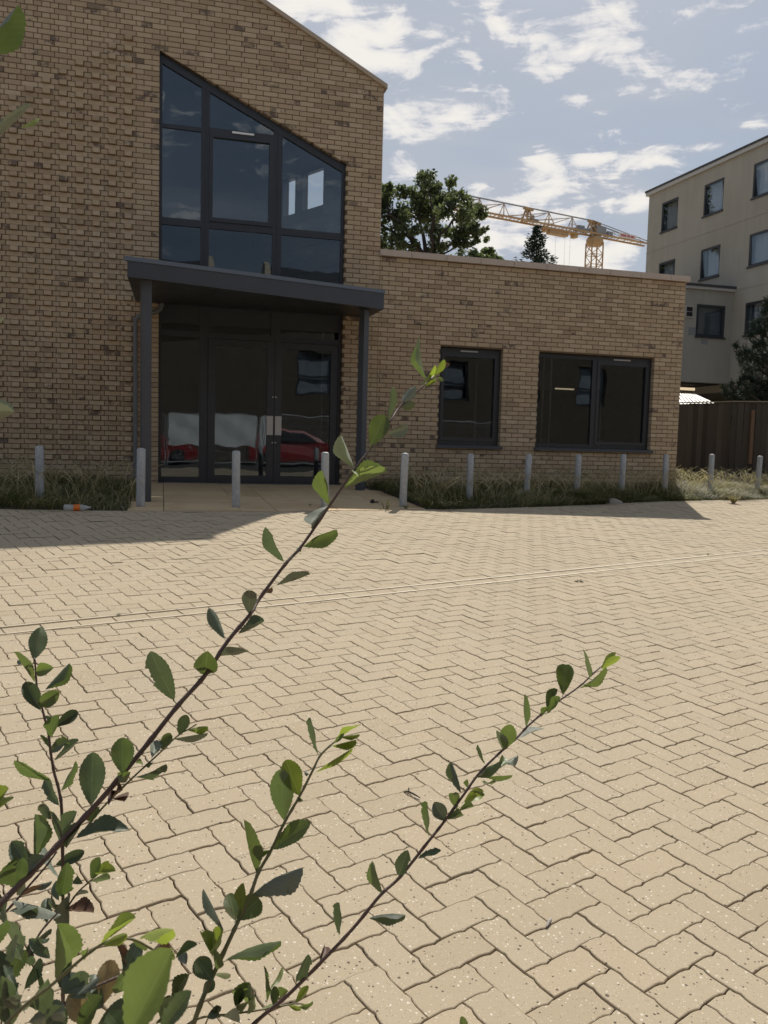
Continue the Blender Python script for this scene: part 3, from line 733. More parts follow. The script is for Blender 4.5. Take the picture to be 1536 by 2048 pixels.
# rooms behind the glass
mb = MB()
mb.box(GX0+.3, 1.66, 16.3, 16.45, -.7, 6.4); mb.prism([(GX0+.3, 6.4), (1.0, 6.4), (RIDGE_X, roof_z(RIDGE_X)-.12), (GX0+1.6, 6.4)], 16.3, 16.45); mb.box(GX0+.2, GX0+.3, F_Y+.33, 16.45, -.7, 5.4)
mb.box(-.9, 3.0, 16.1, 16.2, -.62, 2.35)
mb.box(GX+.02, WX1-.33, 17.2, 17.3, -.62, 2.7); mb.box(5.85, 5.95, F_Y+.33, 17.2, -.62, 2.7)
mb.box(GX+.02, GX+.1, F_Y+.33, 19, -.62, 2.7); mb.box(3.02, 3.1, F_Y+.33, 16.2, -.62, 2.35)
inner = bb(mb, 'inner_wall', M['inside'])
mb = MB(); mb.box(GX0+.3, WX1-.33, F_Y+.33, 19.5, -.72, -.635); mb.box(-1.2, 3.1, F_Y+.75, 16.2, 2.35, 2.6); bb(mb, 'inner_floor', M['inside_dark'])
mb = MB(); mb.box(GX+.1, WX1-.33, F_Y+.33, 19.5, 2.62, 2.70); bb(mb, 'ceiling', M['inside'])
# upper side wall in blockwork with two openings to the sky
wd = np.array([-.47, .883, 0.]); wd /= np.linalg.norm(wd); W0 = np.array([3.13, F_Y+.34, 0.]); wn = np.array([wd[1], -wd[0], 0.])
def side(px, py):
    P_ = on_plane(px, py, W0, wn); return np.dot(P_-W0, wd), P_[2]
s1a, s1b = side(646, 376)[0], side(598, 385)[0]; s2a, s2b = side(589, 395)[0], side(560, 400)[0]
zt = (side(646, 328)[1]+side(598, 347)[1])/2; zb_ = (side(646, 408)[1]+side(598, 427)[1])/2
def sidebox(mb, sa, sb, za, zb, t0=0.0, t1=.2, val=0.0):
    pts_ = [W0+wd*s+wn*t+np.array([0, 0, z_]) for z_ in (za, zb) for s, t in ((sa, t0), (sb, t0), (sb, t1), (sa, t1))]
    mb.mesh(pts_, [(0,3,2,1),(4,5,6,7),(0,1,5,4),(1,2,6,5),(2,3,7,6),(3,0,4,7)], val)
SE = 3.2
def under_roof(s): return roof_z(3.13+wd[0]*s)-.16
mb = MB()
for a, b, c, d in ((0, s1a, 2.3, under_roof(0)), (s1a, s2b, 2.3, zb_), (s1a, s2b, zt, under_roof(s1a)), (s1b, s2a, zb_, zt), (s2b, SE, 2.3, under_roof(s2b))): sidebox(mb, a, b, c, d, .012, .2)
sidew = bb(mb, 'side_wall', M['mortar'], inner)
mb = MB(); row = 0; z_ = 2.6
while z_ < 6.2:
    s_ = -.22 if row % 2 else 0.0
    while s_ < 3.1:
        a, b, c, d = max(s_+.005, .01), min(s_+.445, SE), z_+.005, min(z_+.22, under_roof(max(0, s_))-.02)
        if d-c < .02: a = None
        if a is not None and c < zt and d > zb_ and b > s1a and a < s2b:
            if a < s1a: b = s1a-.006
            elif a < s2b: a = None
        if a is not None and b-a > .03: sidebox(mb, a, b, c, d, 0.0, .1, random.random()+1e-3)
        s_ += .45
    z_ += .225; row += 1
for i, f in enumerate(mb.f): pass
bb(mb, 'blockwork', M['block'], inner, kind='stuff')
mb = MB()
for a, b in ((s1a, s1b), (s2a, s2b)):
    sidebox(mb, a, a+.03, zb_, zt, .05, .12); sidebox(mb, b-.03, b, zb_, zt, .05, .12); sidebox(mb, a+.03, b-.03, zb_, zb_+.03, .05, .12); sidebox(mb, a+.03, b-.03, zt-.03, zt, .05, .12)
bb(mb, 'side_window_frame', M['grey2'], inner)
for nm, a, b, y_ in (('strip_light', 7.55, 7.95, 15.2),):
    mb = MB(); zq = at_Y(1242, 783, y_)[2]; mb.box(a, b, y_, y_+.04, zq-.012, zq+.012); bb(mb, nm, M['tube'])
# bits of the rooms: door linings, a pale noticeboard, pipes
mb = MB()
for xx, yy in ((7.45, 15.6), (7.62, 15.6), (8.55, 15.2), (6.6, 16.2), (4.95, 15.8), (5.15, 15.8), (5.62, 14.6)): mb.box(xx, xx+.03, yy, yy+.03, -.6, 2.2)
mb.box(7.6, 8.4, 17.14, 17.19, 1.35, 1.75); mb.box(7.1, 7.4, 17.14, 17.19, 1.35, 1.75)
bb(mb, 'room_fittings', M['white'], inner)

# --- glazed entrance screen
scr = empty('glazed_screen', parent=bld)
SD = .075                                       # set back from the brick face
FY0, FY1 = F_Y+SD, F_Y+SD+.075
def sx(px, py): return fac(px, py, SD)[0]
def sz(px, py): return fac(px, py, SD)[1]
mx1a, mx1b = sx(402, 345), sx(419, 345); mx2a, mx2b = sx(546, 390), sx(564, 390)
jl, jr = SC_L+.045, SC_R-.05
t_top = sz(361, 254); t_mid = sz(361, 444); t_low = sz(361, 667)
s_head = sz(480, 268)
mb = MB()
def headbar(x0, x1, th=.13):
    mb.prism([(x0, head_z(x0)-th), (x1, head_z(x1)-th), (x1, head_z(x1)-.004), (x0, head_z(x0)-.004)], FY0, FY1+.01)
mb.prism([(SC_L, THR), (jl, THR), (jl, head_z(jl)-.13), (SC_L, head_z(SC_L)-.13)], FY0+.002, FY1)
mb.prism([(jr, THR), (SC_R, THR), (SC_R, head_z(SC_R)-.13), (jr, head_z(jr)-.13)], FY0+.002, FY1)
headbar(SC_L, SC_R)
for a, b in ((mx1a, mx1b), (mx2a, mx2b)):
    mb.prism([(a, THR), (b, THR), (b, head_z(b)-.13), (a, head_z(a)-.13)], FY0+.004, FY1)
    cxm = (a+b)/2; mb.prism([(cxm-.008, THR+2.9), (cxm+.008, THR+2.9), (cxm+.008, head_z(cxm)-.15), (cxm-.008, head_z(cxm)-.15)], FY0-.006, FY0+.004)
def hbar(x0, x1, z, h, d=.006): mb.box(x0, x1, FY0+d, FY1-.004, z-h/2, z+h/2)
hbar(jl, mx1a, t_top, .06)
for a, b in ((jl, mx1a), (mx1b, mx2a), (mx2b, jr)):
    hbar(a, b, t_mid, .105); hbar(a, b, t_low, .085); hbar(a, b, sz(361, 648)+.04, .05); hbar(a, b, sz(361, 610), .05)
bb(mb, 'frame', M['grey'], scr)
# opening sash of the middle light, with its white trickle vent
mb = MB(); a, b = mx1b, mx2a; z0s, z1s = t_mid+.053, s_head
mb.box(a, a+.05, FY0-.012, FY1-.01, z0s, z1s+.04); mb.box(b-.065, b, FY0-.012, FY1-.01, z0s, z1s+.04); mb.box(a+.05, b-.065, FY0-.012, FY1-.01, z0s, z0s+.06)
mb.box(a+.05, b-.065, FY0-.012, FY1-.01, z1s-.09, z1s+.04)
sash = bb(mb, 'opening_sash', M['grey'], scr)
mb = MB(); va, vb = sx(464, 267), sx(508, 270); zv = sz(486, 268); mb.box(va, vb, FY0-.026, FY0-.013, zv-.014, zv+.014)
bb(mb, 'trickle_vent', M['white'], scr)
def pane(pts_, y_=None, parent=scr, name='pane', mat=None):
    mat = mat or ('glass' if min(p[1] for p in pts_) > 2.2 else 'glass_low')
    y_ = FY0+.03 if y_ is None else y_
    mb = MB(); mb.prism(pts_, y_, y_+.008); return bb(mb, name, M[mat], parent)
def zh(X): return head_z(X)-.13
def rectp(a, b, c, d): return [(a, c), (b, c), (b, d), (a, d)]
pane([(jl, t_top+.03), (mx1a, t_top+.03), (mx1a, zh(mx1a)), (jl, zh(jl))]); pane(rectp(jl, mx1a, t_mid+.053, t_top-.03))
pane([(mx1b, s_head+.04), (mx2a, s_head+.04), (mx2a, max(zh(mx2a), s_head+.05)), (mx1b, zh(mx1b))]); pane(rectp(mx1b+.05, mx2a-.065, z0s+.06, s_head-.09))
pane([(mx2b, t_mid+.053), (jr, t_mid+.053), (jr, zh(jr)), (mx2b, zh(mx2b))])
zsp0, zsp1 = sz(361, 648)+.065, sz(361, 610)-.025
for a, b in ((jl, mx1a), (mx1b, mx2a), (mx2b, jr)):
    pane(rectp(a, b, sz(361, 610)+.025, t_mid-.053)); pane(rectp(a, b, t_low+.043, sz(361, 648)+.015))
    mb = MB(); mb.box(a, b, FY0+.022, FY0+.05, zsp0, zsp1); bb(mb, 'spandrel_panel', M['grey'], scr)
pane(rectp(jl, mx1a, THR+.09, t_low-.043)); mb = MB(); mb.box(jl, mx1a, FY0+.004, FY1, THR, THR+.09); bb(mb, 'bottom_rail', M['grey'], scr)
# double doors
d0, d1, d2 = mx1b+.005, sx(548, 820), jr-.01
for k, (a, b) in enumerate(((d0, d1-.004), (d1+.004, d2))):
    mb = MB(); zt_ = t_low-.05; st_ = .11
    yd0, yd1 = FY0-.012, FY1-.02
    mb.box(a, a+st_, yd0, yd1, THR+.012, zt_); mb.box(b-st_, b, yd0, yd1, THR+.012, zt_); mb.box(a+st_, b-st_, yd0, yd1, zt_-.10, zt_); mb.box(a+st_, b-st_, yd0, yd1, THR+.012, THR+.125)
    dr = bb(mb, 'door', M['grey'])
    pane(rectp(a+st_, b-st_, THR+.125, zt_-.10), FY0+.02, dr)
    zc0, zc1 = sz(540, 870), sz(540, 832)
    xa, xb = (b-.115, b-.012) if k == 0 else (a+.012, a+.115)
    mb = MB(); mb.box(xa, xb, yd0-.012, yd0-.0005, zc0, zc1); hp = bb(mb, 'handle_plate', M['plate'], dr)
    xl = b-.02 if k == 0 else a+.02
    mb = MB(); mb.tube([(xl, yd0-.013, zc1+.30), (xl, yd0-.02, zc1+.30)], .012, 10); mb.tube([(xl, yd0-.013, zc0-.12), (xl, yd0-.02, zc0-.12)], .012, 10); bb(mb, 'lock_cylinder', M['plate'], dr)
mb = MB(); mb.box(SC_L, SC_R, F_Y-.01, FY1+.02, THR-.03, THR+.008); bb(mb, 'threshold', M['grey2'], scr)

# --- low windows
def low_window(w, mull, vent_px, name='window'):
    x0, x1, z0, z1 = w; wy = F_Y+.10
    fr_ = empty(name, parent=bld)
    mb = MB(); t_ = .055; ys, ye_ = wy, wy+.07
    mb.box(x0+.004, x0+t_, ys, ye_, z0, z1-.004); mb.box(x1-t_, x1-.004, ys, ye_, z0, z1-.004); mb.box(x0+t_, x1-t_, ys, ye_, z1-.075, z1-.004); mb.box(x0+t_, x1-t_, ys, ye_, z0, z0+.065)
    if mull: mb.box(mull-.045, mull+.045, ys-.002, ye_, z0+.065, z1-.075)
    bb(mb, 'frame', M['grey'], fr_)
    lights = [(x0+t_, x1-t_)] if not mull else [(x0+t_, mull-.045), (mull+.045, x1-t_)]
    for i, (a, b) in enumerate(lights):
        sash_ = i == len(lights)-1
        if sash_:
            mb = MB(); q = .055
            mb.box(a, a+q, ys-.014, ye_-.02, z0+.067, z1-.077); mb.box(b-q, b, ys-.014, ye_-.02, z0+.067, z1-.077); mb.box(a+q, b-q, ys-.014, ye_-.02, z1-.15, z1-.077); mb.box(a+q, b-q, ys-.014, ye_-.02, z0+.067, z0+.125)
            bb(mb, 'opening_sash', M['grey'], fr_); pane(rectp(a+q, b-q, z0+.125, z1-.15), wy+.03, fr_)
        else: pane(rectp(a, b, z0+.065, z1-.075), wy+.03, fr_)
    (pa, pb) = vent_px; xa, za = fac(*pa, .085); xb, zb2 = fac(*pb, .085); zz = z1-.048
    mb = MB(); mb.box(xa, xb, ys-.016, ys-.002, zz-.012, zz+.010); bb(mb, 'trickle_vent', M['plate'], fr_)
    mb = MB(); mb.prism([(x0-.035, z0-.058), (x1+.035, z0-.058), (x1+.035, z0-.010), (x0-.035, z0-.010)], F_Y-.055, F_Y-.0035); mb.box(x0+.002, x1-.002, F_Y-.004, wy+.02, z0-.02, z0-.002)
    bb(mb, 'sill', M['grey2'], fr_)
low_window(W1, None, ((921, 706), (956, 708)))
low_window(W2, fac(1187, 800, .1)[0], ((1228, 721), (1261, 724)))

# --- canopy, wedge-shaped in plan, on two square posts
FLb = at_Y(257, 553, 9.95); FRb = at_Y(767, 618.5, 12.25)
FLt = at_Y(252, 513, 9.95); FRt = at_Y(769, 581, 12.25)
FLb[0] = FLt[0] = (FLb[0]+FLt[0])/2; FRb[0] = FRt[0] = (FRb[0]+FRt[0])/2
BLb = np.array([FLb[0], F_Y-.006, 2.09]); BRb = np.array([FRb[0], F_Y-.006, 2.085]); BLt = BLb+np.array([0, 0, .20]); BRt = BRb+np.array([0, 0, .20])
mb = MB(); pts_ = [FLb, FRb, BRb, BLb, FLt, FRt, BRt, BLt]
mb.mesh(pts_, [(3,2,1,0),(4,5,6,7),(0,1,5,4),(1,2,6,5),(2,3,7,6),(3,0,4,7)])
can = bb(mb, 'canopy', M['grey'])
mb = MB()
up_ = np.array([0, 0, 1.])
fd = (FRt-FLt)/np.linalg.norm(FRt-FLt); outn = np.array([fd[1], -fd[0], 0]); outn /= np.linalg.norm(outn)
def strip(a, b, n_, h0, h1, d0_, d1_):
    p_ = [a+n_*d0_+up_*h0, b+n_*d0_+up_*h0, b+n_*d1_+up_*h0, a+n_*d1_+up_*h0, a+n_*d0_+up_*h1, b+n_*d0_+up_*h1, b+n_*d1_+up_*h1, a+n_*d1_+up_*h1]
    mb.mesh(p_, [(0,1,2,3),(7,6,5,4),(4,5,1,0),(5,6,2,1),(6,7,3,2),(7,4,0,3)])
strip(FLt-fd*.012, FRt+fd*.012, outn, -.042, .006, -.05, .012)
bb(mb, 'edge_trim', M['trim_light'], can)
mb = MB(); strip(FLt+fd*.45, FRt-fd*.01, outn, .006, .012, -.30, -.03); bb(mb, 'roof_sheet', M['trim_light'], can)
def post(px_top, px_base, Yp, w_, rot):
    b_ = at_Y(*px_base, Yp); t_ = b_.copy(); t_[2] = 2.0
    fx = (b_[0]-FLb[0])/(FRb[0]-FLb[0]); yf = FLb[1]+fx*(FRb[1]-FLb[1]); ty = (Yp-yf)/(F_Y-yf)
    zf = (FLb[2]+fx*(FRb[2]-FLb[2])); t_[2] = zf+(2.087-zf)*ty+.004
    mb = MB(); c, s_ = math.cos(rot), math.sin(rot)
    p_ = [(b_[0]+c*ax*w_/2-s_*ay*w_/2, b_[1]+s_*ax*w_/2+c*ay*w_/2, zz) for zz in (b_[2]-.05, t_[2]) for ax, ay in ((-1,-1),(1,-1),(1,1),(-1,1))]
    mb.mesh(p_, [(0,3,2,1),(4,5,6,7),(0,1,5,4),(1,2,6,5),(2,3,7,6),(3,0,4,7)])
    return bb(mb, 'canopy_post', M['grey2'], can)
p1 = post(None, (291, 1003), 10.28, .108, .24); p2 = post(None, (720, 988), 12.42, .108, .60)
mb = MB()
a0 = fac(322, 610); pipe_y = F_Y-.05
A_, B_, C_, D_ = at_Y(324, 604, pipe_y), at_Y(320, 621, pipe_y), at_Y(271, 636, pipe_y), at_Y(269, 975, pipe_y)
A_[2] = 2.10; D_[0] = C_[0]
mb.tube([A_, A_*.5+B_*.5, B_+(A_-B_)*.12, B_+(C_-B_)*.1, C_+(B_-C_)*.1, C_+(D_-C_)*.012, D_*.5+C_*.5, D_], .034, 12)
for zz in (1.2, .3): mb.lathe([(.042, zz-.02), (.042, zz+.02)], 12, (C_[0], pipe_y, 0))
bb(mb, 'drainpipe', M['pipe'], smooth=False)

# ------------------------------------------------------------------ bollards
def bollard_base(px, py):
    """where the sight line through a bollard's foot meets the ground"""
    q = ray(px, py); lo = 5.0
    for Yk in np.linspace(8.0, 16.5, 1700):
        P_ = CAM+q*(Yk/q[1])
        if P_[2] <= ground(P_[0], P_[1])+.004: return P_
    return P_
BOL = [(80, 893, 996, 'galvanised steel bollard standing in grass before the textured brick, far left of the canopy'),
       (281, 897.5, 1013, 'galvanised steel bollard standing beside the left canopy post and drainpipe'),
       (472, 902.5, 1014.5, 'galvanised steel bollard standing on the buff slabs in front of the double doors'),
       (650, 905.5, 1015, 'galvanised steel bollard before the right door leaf, partly hidden behind leaves of the long stem'),
       (807, 907, 1013.5, 'galvanised steel bollard at the right edge of the slabs with a weed at its foot'),
       (940, 908.5, 1000, 'galvanised steel bollard standing in grass below the narrow window'),
       (1054, 909.5, 995, 'galvanised steel bollard in grass in front of the brick pier between the two windows'),
       (1155, 910, 992.5, 'galvanised steel bollard in grass below the left half of the wide window'),
       (1244, 909, 991, 'galvanised steel bollard in grass below the right half of the wide window'),
       (1331, 909.5, 987, 'galvanised steel bollard in grass by the right end of the brick wing'),
       (1421, 909, 991, 'sunlit galvanised bollard in pale grass in front of the dark fence'),
       (1515, 912.5, 989, 'sunlit galvanised bollard in pale grass furthest right, beside the brown batten of the fence')]
for px, yt, yb, lab in BOL:
    P_ = bollard_base(px-1.5*(px > 700), yb); d = np.dot(P_-CAM, C_F)
    top = at_Y(px, yt, P_[1])[2]; h_ = top-P_[2]; rr = .0475
    root = tag(empty('bollard', tuple(P_)), lab, 'bollard', 'galvanised bollards along the front of the building')
    mb = MB(); mb.lathe([(rr, -.06), (rr, .05), (rr, h_*.5), (rr, h_-.010), (rr-.002, h_-.006)], 24); o = mb.build('post', M['galv'], root)
    for f in o.data.polygons: f.use_smooth = abs(f.normal.z) < .5
    mb = MB(); mb.lathe([(rr-.003, h_-.006), (rr-.006, h_+.001), (rr*.6, h_+.006), (.004, h_+.009)], 24); mb.build('cap', M['galv'], root, smooth=True)
    root.rotation_euler = (random.gauss(0, .010), random.gauss(0, .014), random.random()*6)

# ------------------------------------------------------------------ timber fence on the right
fc = on_plane(1465, 804, np.array([0, 16.3, 0]), np.array([0, 1., 0]))
fl = np.array([12.05, 17.75, 0]); ft = fc[2]
fdir = at_Y(1352, 809, fl[1]); fl = np.array([fdir[0]-.15, fl[1], ft])
fcn = np.array([fc[0], fc[1], ft]); frd = at_Y(1536, 808, 15.9); fr_ = np.array([frd[0], 15.9, ft]); ext = fcn+(fr_-fcn)*3.2
fence = tag(empty('timber_fence', (fcn[0], fcn[1], -.6)), 'dark weathered close-board timber fence with pale capping, bending at a corner behind the long grass', 'fence')
def fence_run(A, B, face):
    L = np.linalg.norm((B-A)[:2]); d = (B-A)/L; n_ = np.array([d[1], -d[0], 0]);
    if np.dot(n_, CAM-A) < 0: n_ = -n_
    s_ = 0.0
    while s_ < L-.02:
        w_ = min(.122+random.gauss(0, .006), L-s_); t0, t1 = .002+random.random()*.004, .020
        mb = MB(); zt_ = ft-.012-random.random()*.01; zb_ = -.66
        dz = random.gauss(0, .004)
        p_ = [A+d*(s_+u)+n_*v for u, v in ((.003, 0), (w_-.002, 0), (w_-.002, .010+t0), (.003, .022+t0))]
        vs = [(q[0]+k*dz, q[1], z_) for k, z_ in ((0, zb_), (1, zt_)) for q in p_]
        mb.mesh(vs, [(0,1,2,3),(7,6,5,4),(0,4,5,1),(1,5,6,2),(2,6,7,3),(3,7,4,0)])
        c_ = A+d*(s_+w_/2); bb(mb, 'board', M['fence'], fence); s_ += w_
    mb = MB(); mb.bar(A+n_*.012+np.array([0, 0, .012-0.0]), B+n_*.012+np.array([0, 0, .012]), .06, .026); bb(mb, 'capping_rail', M['rail'], fence)
    mb = MB(); mb.bar(np.array([*(A-n_*.05)[:2], ft-.35]), np.array([*(B-n_*.05)[:2], ft-.35]), .07, .09); mb.bar(np.array([*(A-n_*.05)[:2], -.2]), np.array([*(B-n_*.05)[:2], -.2]), .07, .09); bb(mb, 'back_rail', M['fence'], fence)
fence_run(fl, fcn, 0); fence_run(fcn, ext, 1)
dfe = (ext-fcn)/np.linalg.norm(ext-fcn); nfe = np.array([dfe[1], -dfe[0], 0]); nfe *= np.sign(np.dot(nfe, CAM-fcn))
bA, bB = on_plane(1503, 820, fcn+nfe*.06, nfe), on_plane(1506, 928, fcn+nfe*.06, nfe)
bA[0] = (bA[0]+bB[0])/2; mb = MB(); mb.box(bA[0]-.04, bA[0]+.04, bA[1]-.02, bA[1]+.02, bB[2], bA[2]); bb(mb, 'loose_batten', M['newwood'], fence)

# ------------------------------------------------------------------ lean-to roofs behind the fence
shp = at_depth(1395, 800, 24.5)
shed = tag(empty('lean_to_shelter', (shp[0], shp[1], -.6)), 'pale corrugated sheet roof of a low shelter showing just above the dark fence', 'shelter')
e1, e2 = at_depth(1330, 812, 23.4), at_depth(1432, 808, 22.4); r1, r2 = at_depth(1330, 787, 26.5), at_depth(1392, 790, 26.0)
mb = MB(); n_ = 13
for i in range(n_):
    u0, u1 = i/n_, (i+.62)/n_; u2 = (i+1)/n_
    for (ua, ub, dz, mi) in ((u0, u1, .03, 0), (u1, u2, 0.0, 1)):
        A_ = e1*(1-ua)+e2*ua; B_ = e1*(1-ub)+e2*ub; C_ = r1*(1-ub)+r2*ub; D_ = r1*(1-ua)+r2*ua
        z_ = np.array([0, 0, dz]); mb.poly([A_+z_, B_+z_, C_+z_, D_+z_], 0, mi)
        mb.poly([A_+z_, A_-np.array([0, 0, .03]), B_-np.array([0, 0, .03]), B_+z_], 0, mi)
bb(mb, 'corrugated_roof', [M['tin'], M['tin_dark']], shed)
mb = MB()
for q in (e1, e2, r1, r2): mb.box(q[0]-.05, q[0]+.05, q[1]-.05, q[1]+.05, -.6, q[2]-.02)
bb(mb, 'shelter_post', M['fence'], shed)

# ------------------------------------------------------------------ rendered block of flats / rooms on the right
H0 = CAM+ray(1297, 600)*36.0; hd = np.array([-.054, .9985, 0.]); hd /= np.linalg.norm(hd); hn = np.array([-hd[1], hd[0], 0.])
def hot(px, py): P_ = on_plane(px, py, H0, hn); return np.dot(P_-H0, hd), P_[2]
hotel = tag(empty('rendered_apartment_block', (float(H0[0]-hd[0]*8), float(H0[1]-hd[1]*8), -.7)), 'tall cream rendered block with rows of tilted dark-framed windows and net curtains', 'building')
def hp(s_, z_, t_=0.0): P_ = H0+hd*s_+hn*t_; return np.array([P_[0], P_[1], z_])
def hbox(mb, s0, s1, z0, z1, t0, t1, mi=0):
    """box on the wall; t is measured outwards"""
    p_ = [hp(s, z_, t) for z_ in (z0, z1) for s, t in ((s0, t0), (s1, t0), (s1, t1), (s0, t1))]
    mb.mesh(p_, [(0,1,2,3),(7,6,5,4),(0,4,5,1),(1,5,6,2),(2,6,7,3),(3,7,4,0)], 0, mi)
ZR, ZB = 11.05, 2.70
cols = [(-1.69, -.62), (-4.39, -3.28), (-7.02, -5.93), (-9.65, -8.55)]
rows_ = [(9.28, 10.50), (6.84, 8.01), (4.37, 5.55)]
S0, S1 = -13.0, .32
# wall built round its openings
mb = MB(); zs_ = [ZB]+[v for r_ in rows_[::-1] for v in r_]+[ZR]
for i in range(0, len(zs_), 2): hbox(mb, S0, S1, zs_[i], zs_[i+1], -.30, 0)
for r_ in rows_:
    e_ = [S0]+[v for c_ in cols[::-1] for v in c_]+[S1]
    for i in range(0, len(e_), 2): hbox(mb, e_[i], e_[i+1], r_[0], r_[1], -.30, 0)
hbox(mb, S1-.3, S1, -.8, ZB, -6, 0); hbox(mb, S0, S1, ZB-.3, ZB, -9, -.301)
hbox(mb, S0, S1, 2.75, ZR, -9, -8.7); hbox(mb, S1-.3, S1, 2.75, ZR, -8.7, -.301)
for z_ in (6.12, 8.62): hbox(mb, S0, S1+.012, z_-.02, z_+.02, .0, .012)
hw = bb(mb, 'wall', M['render'], hotel)
mb = MB(); hbox(mb, S0, S1-.3, 2.74, ZR-.4, -3.2, -3.0); hbox(mb, S0, S1-.3, 2.72, 2.76, -3, -.31); hbox(mb, S0, S1-.3, 6.1, 6.2, -3, -.31); hbox(mb, S0, S1-.3, 8.6, 8.7, -3, -.31); bb(mb, 'rooms', M['inside'], hotel)
mb = MB(); hbox(mb, S0, S1+.12, ZR+.002, ZR+.14, -9.1, .10); bb(mb, 'roof_edge', M['fascia'], hotel)
mb = MB(); hbox(mb, S0, S1+.15, ZR+.142, ZR+.22, -9.1, .13); bb(mb, 'roof', M['felt'], hotel)
mb = MB(); hbox(mb, S0, S1-.31, -.8, ZB-.31, -5.0, -4.8); bb(mb, 'undercroft_back', M['dark'], hotel)
def far_window(to, w_, h_, tilt):
    """window in local axes: x along the wall, y outwards, z up, origin at the top middle"""
    wn_ = empty('window', parent=hotel)
    ex = -hd; M3 = Matrix(((ex[0], hn[0], 0, to[0]-hotel.location[0]), (ex[1], hn[1], 0, to[1]-hotel.location[1]), (0, 0, 1, to[2]-hotel.location[2]), (0, 0, 0, 1))); wn_.matrix_local = M3
    mb = MB(); a, b = w_/2, h_; q = .055
    mb.box(-a, -a+q, -.16, -.02, -b, 0); mb.box(a-q, a, -.16, -.02, -b, 0); mb.box(-a+q, a-q, -.16, -.02, -q, 0); mb.box(-a+q, a-q, -.16, -.02, -b, -b+q)
    mb.build('frame', M['grey'], wn_)
    mb = MB(); mb.box(-a-.03, a+.03, -.02, .05, -b-.05, -b+.015); mb.build('sill', M['grey'], wn_)
    sh = MB(); k = .05; aa = a-.02; q2 = .07
    sh.box(-aa, -aa+q2, -.03, .02, -b+.02, -.02); sh.box(aa-q2, aa, -.03, .02, -b+.02, -.02); sh.box(-aa+q2, aa-q2, -.03, .02, -.09, -.02); sh.box(-aa+q2, aa-q2, -.03, .02, -b+.02, -b+.09)
    rot = Matrix.Rotation(-tilt, 3, 'X'); sh.v = [tuple(rot @ Vector(v)) for v in sh.v]; sh.build('opening_sash', M['grey'], wn_)
    gl = MB(); gl.box(-aa+q2, aa-q2, -.008, .0, -b+.09, -.09); gl.v = [tuple(rot @ Vector(v)) for v in gl.v]; gl.build('pane', M['glass_h'], wn_)
    cu = MB(); nn = 40; pr = []; ph = random.random()*6; op = random.uniform(.86, 1.0); sd = random.choice((-1, 1))
    for i in range(nn+1):
        xx = -a+.06+(w_-.12)*i/nn*op if sd < 0 else a-.06-(w_-.12)*i/nn*op
        pr.append((xx, -.24+.022*math.sin(i*1.7+ph)+.012*math.sin(i*.6)))
    for p0_, p1_ in zip(pr[:-1], pr[1:]): cu.poly([(p0_[0], p0_[1], -b+.04), (p1_[0], p1_[1], -b+.04), (p1_[0], p1_[1], -.02), (p0_[0], p0_[1], -.02)])
    cu.build('curtain', M['curtain'], wn_)
    return wn_
tilts = {(0, 0): .09, (0, 1): .12, (0, 2): .10, (1, 0): .03, (1, 1): .10, (1, 2): .05, (2, 2): .08}
for ri, r_ in enumerate(rows_):
    for ci, c_ in enumerate(cols):
        if ri == 2 and ci in (0,): pass
        far_window(hp((c_[0]+c_[1])/2, r_[1]), c_[1]-c_[0], r_[1]-r_[0], tilts.get((ri, ci), .04))
# projecting stair bay with its own window, on the near side
bq = on_plane(1463, 670, H0, hn); BY = bq[1]; bx0, bx1 = bq[0]-3.1, bq[0]+.02
def bay(px, py): P_ = at_Y(px, py, BY); return P_[0], P_[2]
bz1 = 6.05; bz0 = 2.66
wx0, wz1 = bay(1394, 608); wx1, wz0 = bay(1447, 676)
mb = MB(); mb.box(bx0, wx0, BY, BY+4, bz0, bz1); mb.box(wx1, bx1, BY, BY+.4, bz0, bz1); mb.box(wx0, wx1, BY, BY+.35, bz0, wz0); mb.box(wx0, wx1, BY, BY+.35, wz1, bz1)
mb.box(wx0, bx1-.1, BY+.9, BY+1.0, bz0, bz1); bay_w = bb(mb, 'stair_bay', M['render'], hotel)
mb = MB(); mb.box(bx0-.05, bx1+.02, BY-.10, BY+4, bz1+.002, bz1+.10); bb(mb, 'bay_roof_edge', M['fascia'], hotel)
mb = MB(); mb.box(bx0-.06, bx1+.10, BY-.13, BY+4, bz1+.102, bz1+.19); bb(mb, 'bay_roof', M['felt'], hotel)
bw = empty('window', parent=hotel)
mb = MB(); q = .09; mb.box(wx0, wx0+q, BY-.01, BY+.1, wz0, wz1); mb.box(wx1-q, wx1, BY-.01, BY+.1, wz0, wz1); mb.box(wx0+q, wx1-q, BY-.01, BY+.1, wz1-q, wz1); mb.box(wx0+q, wx1-q, BY-.01, BY+.1, wz0, wz0+q); bb(mb, 'frame', M['grey'], bw)
mb = MB(); mb.box(wx0-.03, wx1+.05, BY-.06, BY-.011, wz0-.05, wz0+.012); bb(mb, 'sill', M['grey'], bw)
mb = MB(); mb.box(wx0+q, wx1-q, BY+.045, BY+.055, wz0+q, wz1-q); bb(mb, 'pane', M['glass_h'], bw)
mb = MB(); mb.box(wx0+.02, wx1-.02, BY+.18, BY+.2, wz0, wz1); bb(mb, 'blind', M['inside'], bw)
v0, v1 = bay(1372, 613), bay(1383, 634)
mb = MB(); mb.box(v0[0]-.03, v1[0]+.03, BY-.05, BY-.002, v1[1]-.03, v0[1]+.03); vb = bb(mb, 'extract_vent', M['fascia'], hotel)
mb = MB()
for i in range(2): zz = v1[1]+(v0[1]-v1[1])*i/2; mb.box(v0[0], v1[0], BY-.056, BY-.0505, zz+.01, zz+(v0[1]-v1[1])/2-.01)
bb(mb, 'vent_grille', M['dark'], hotel)
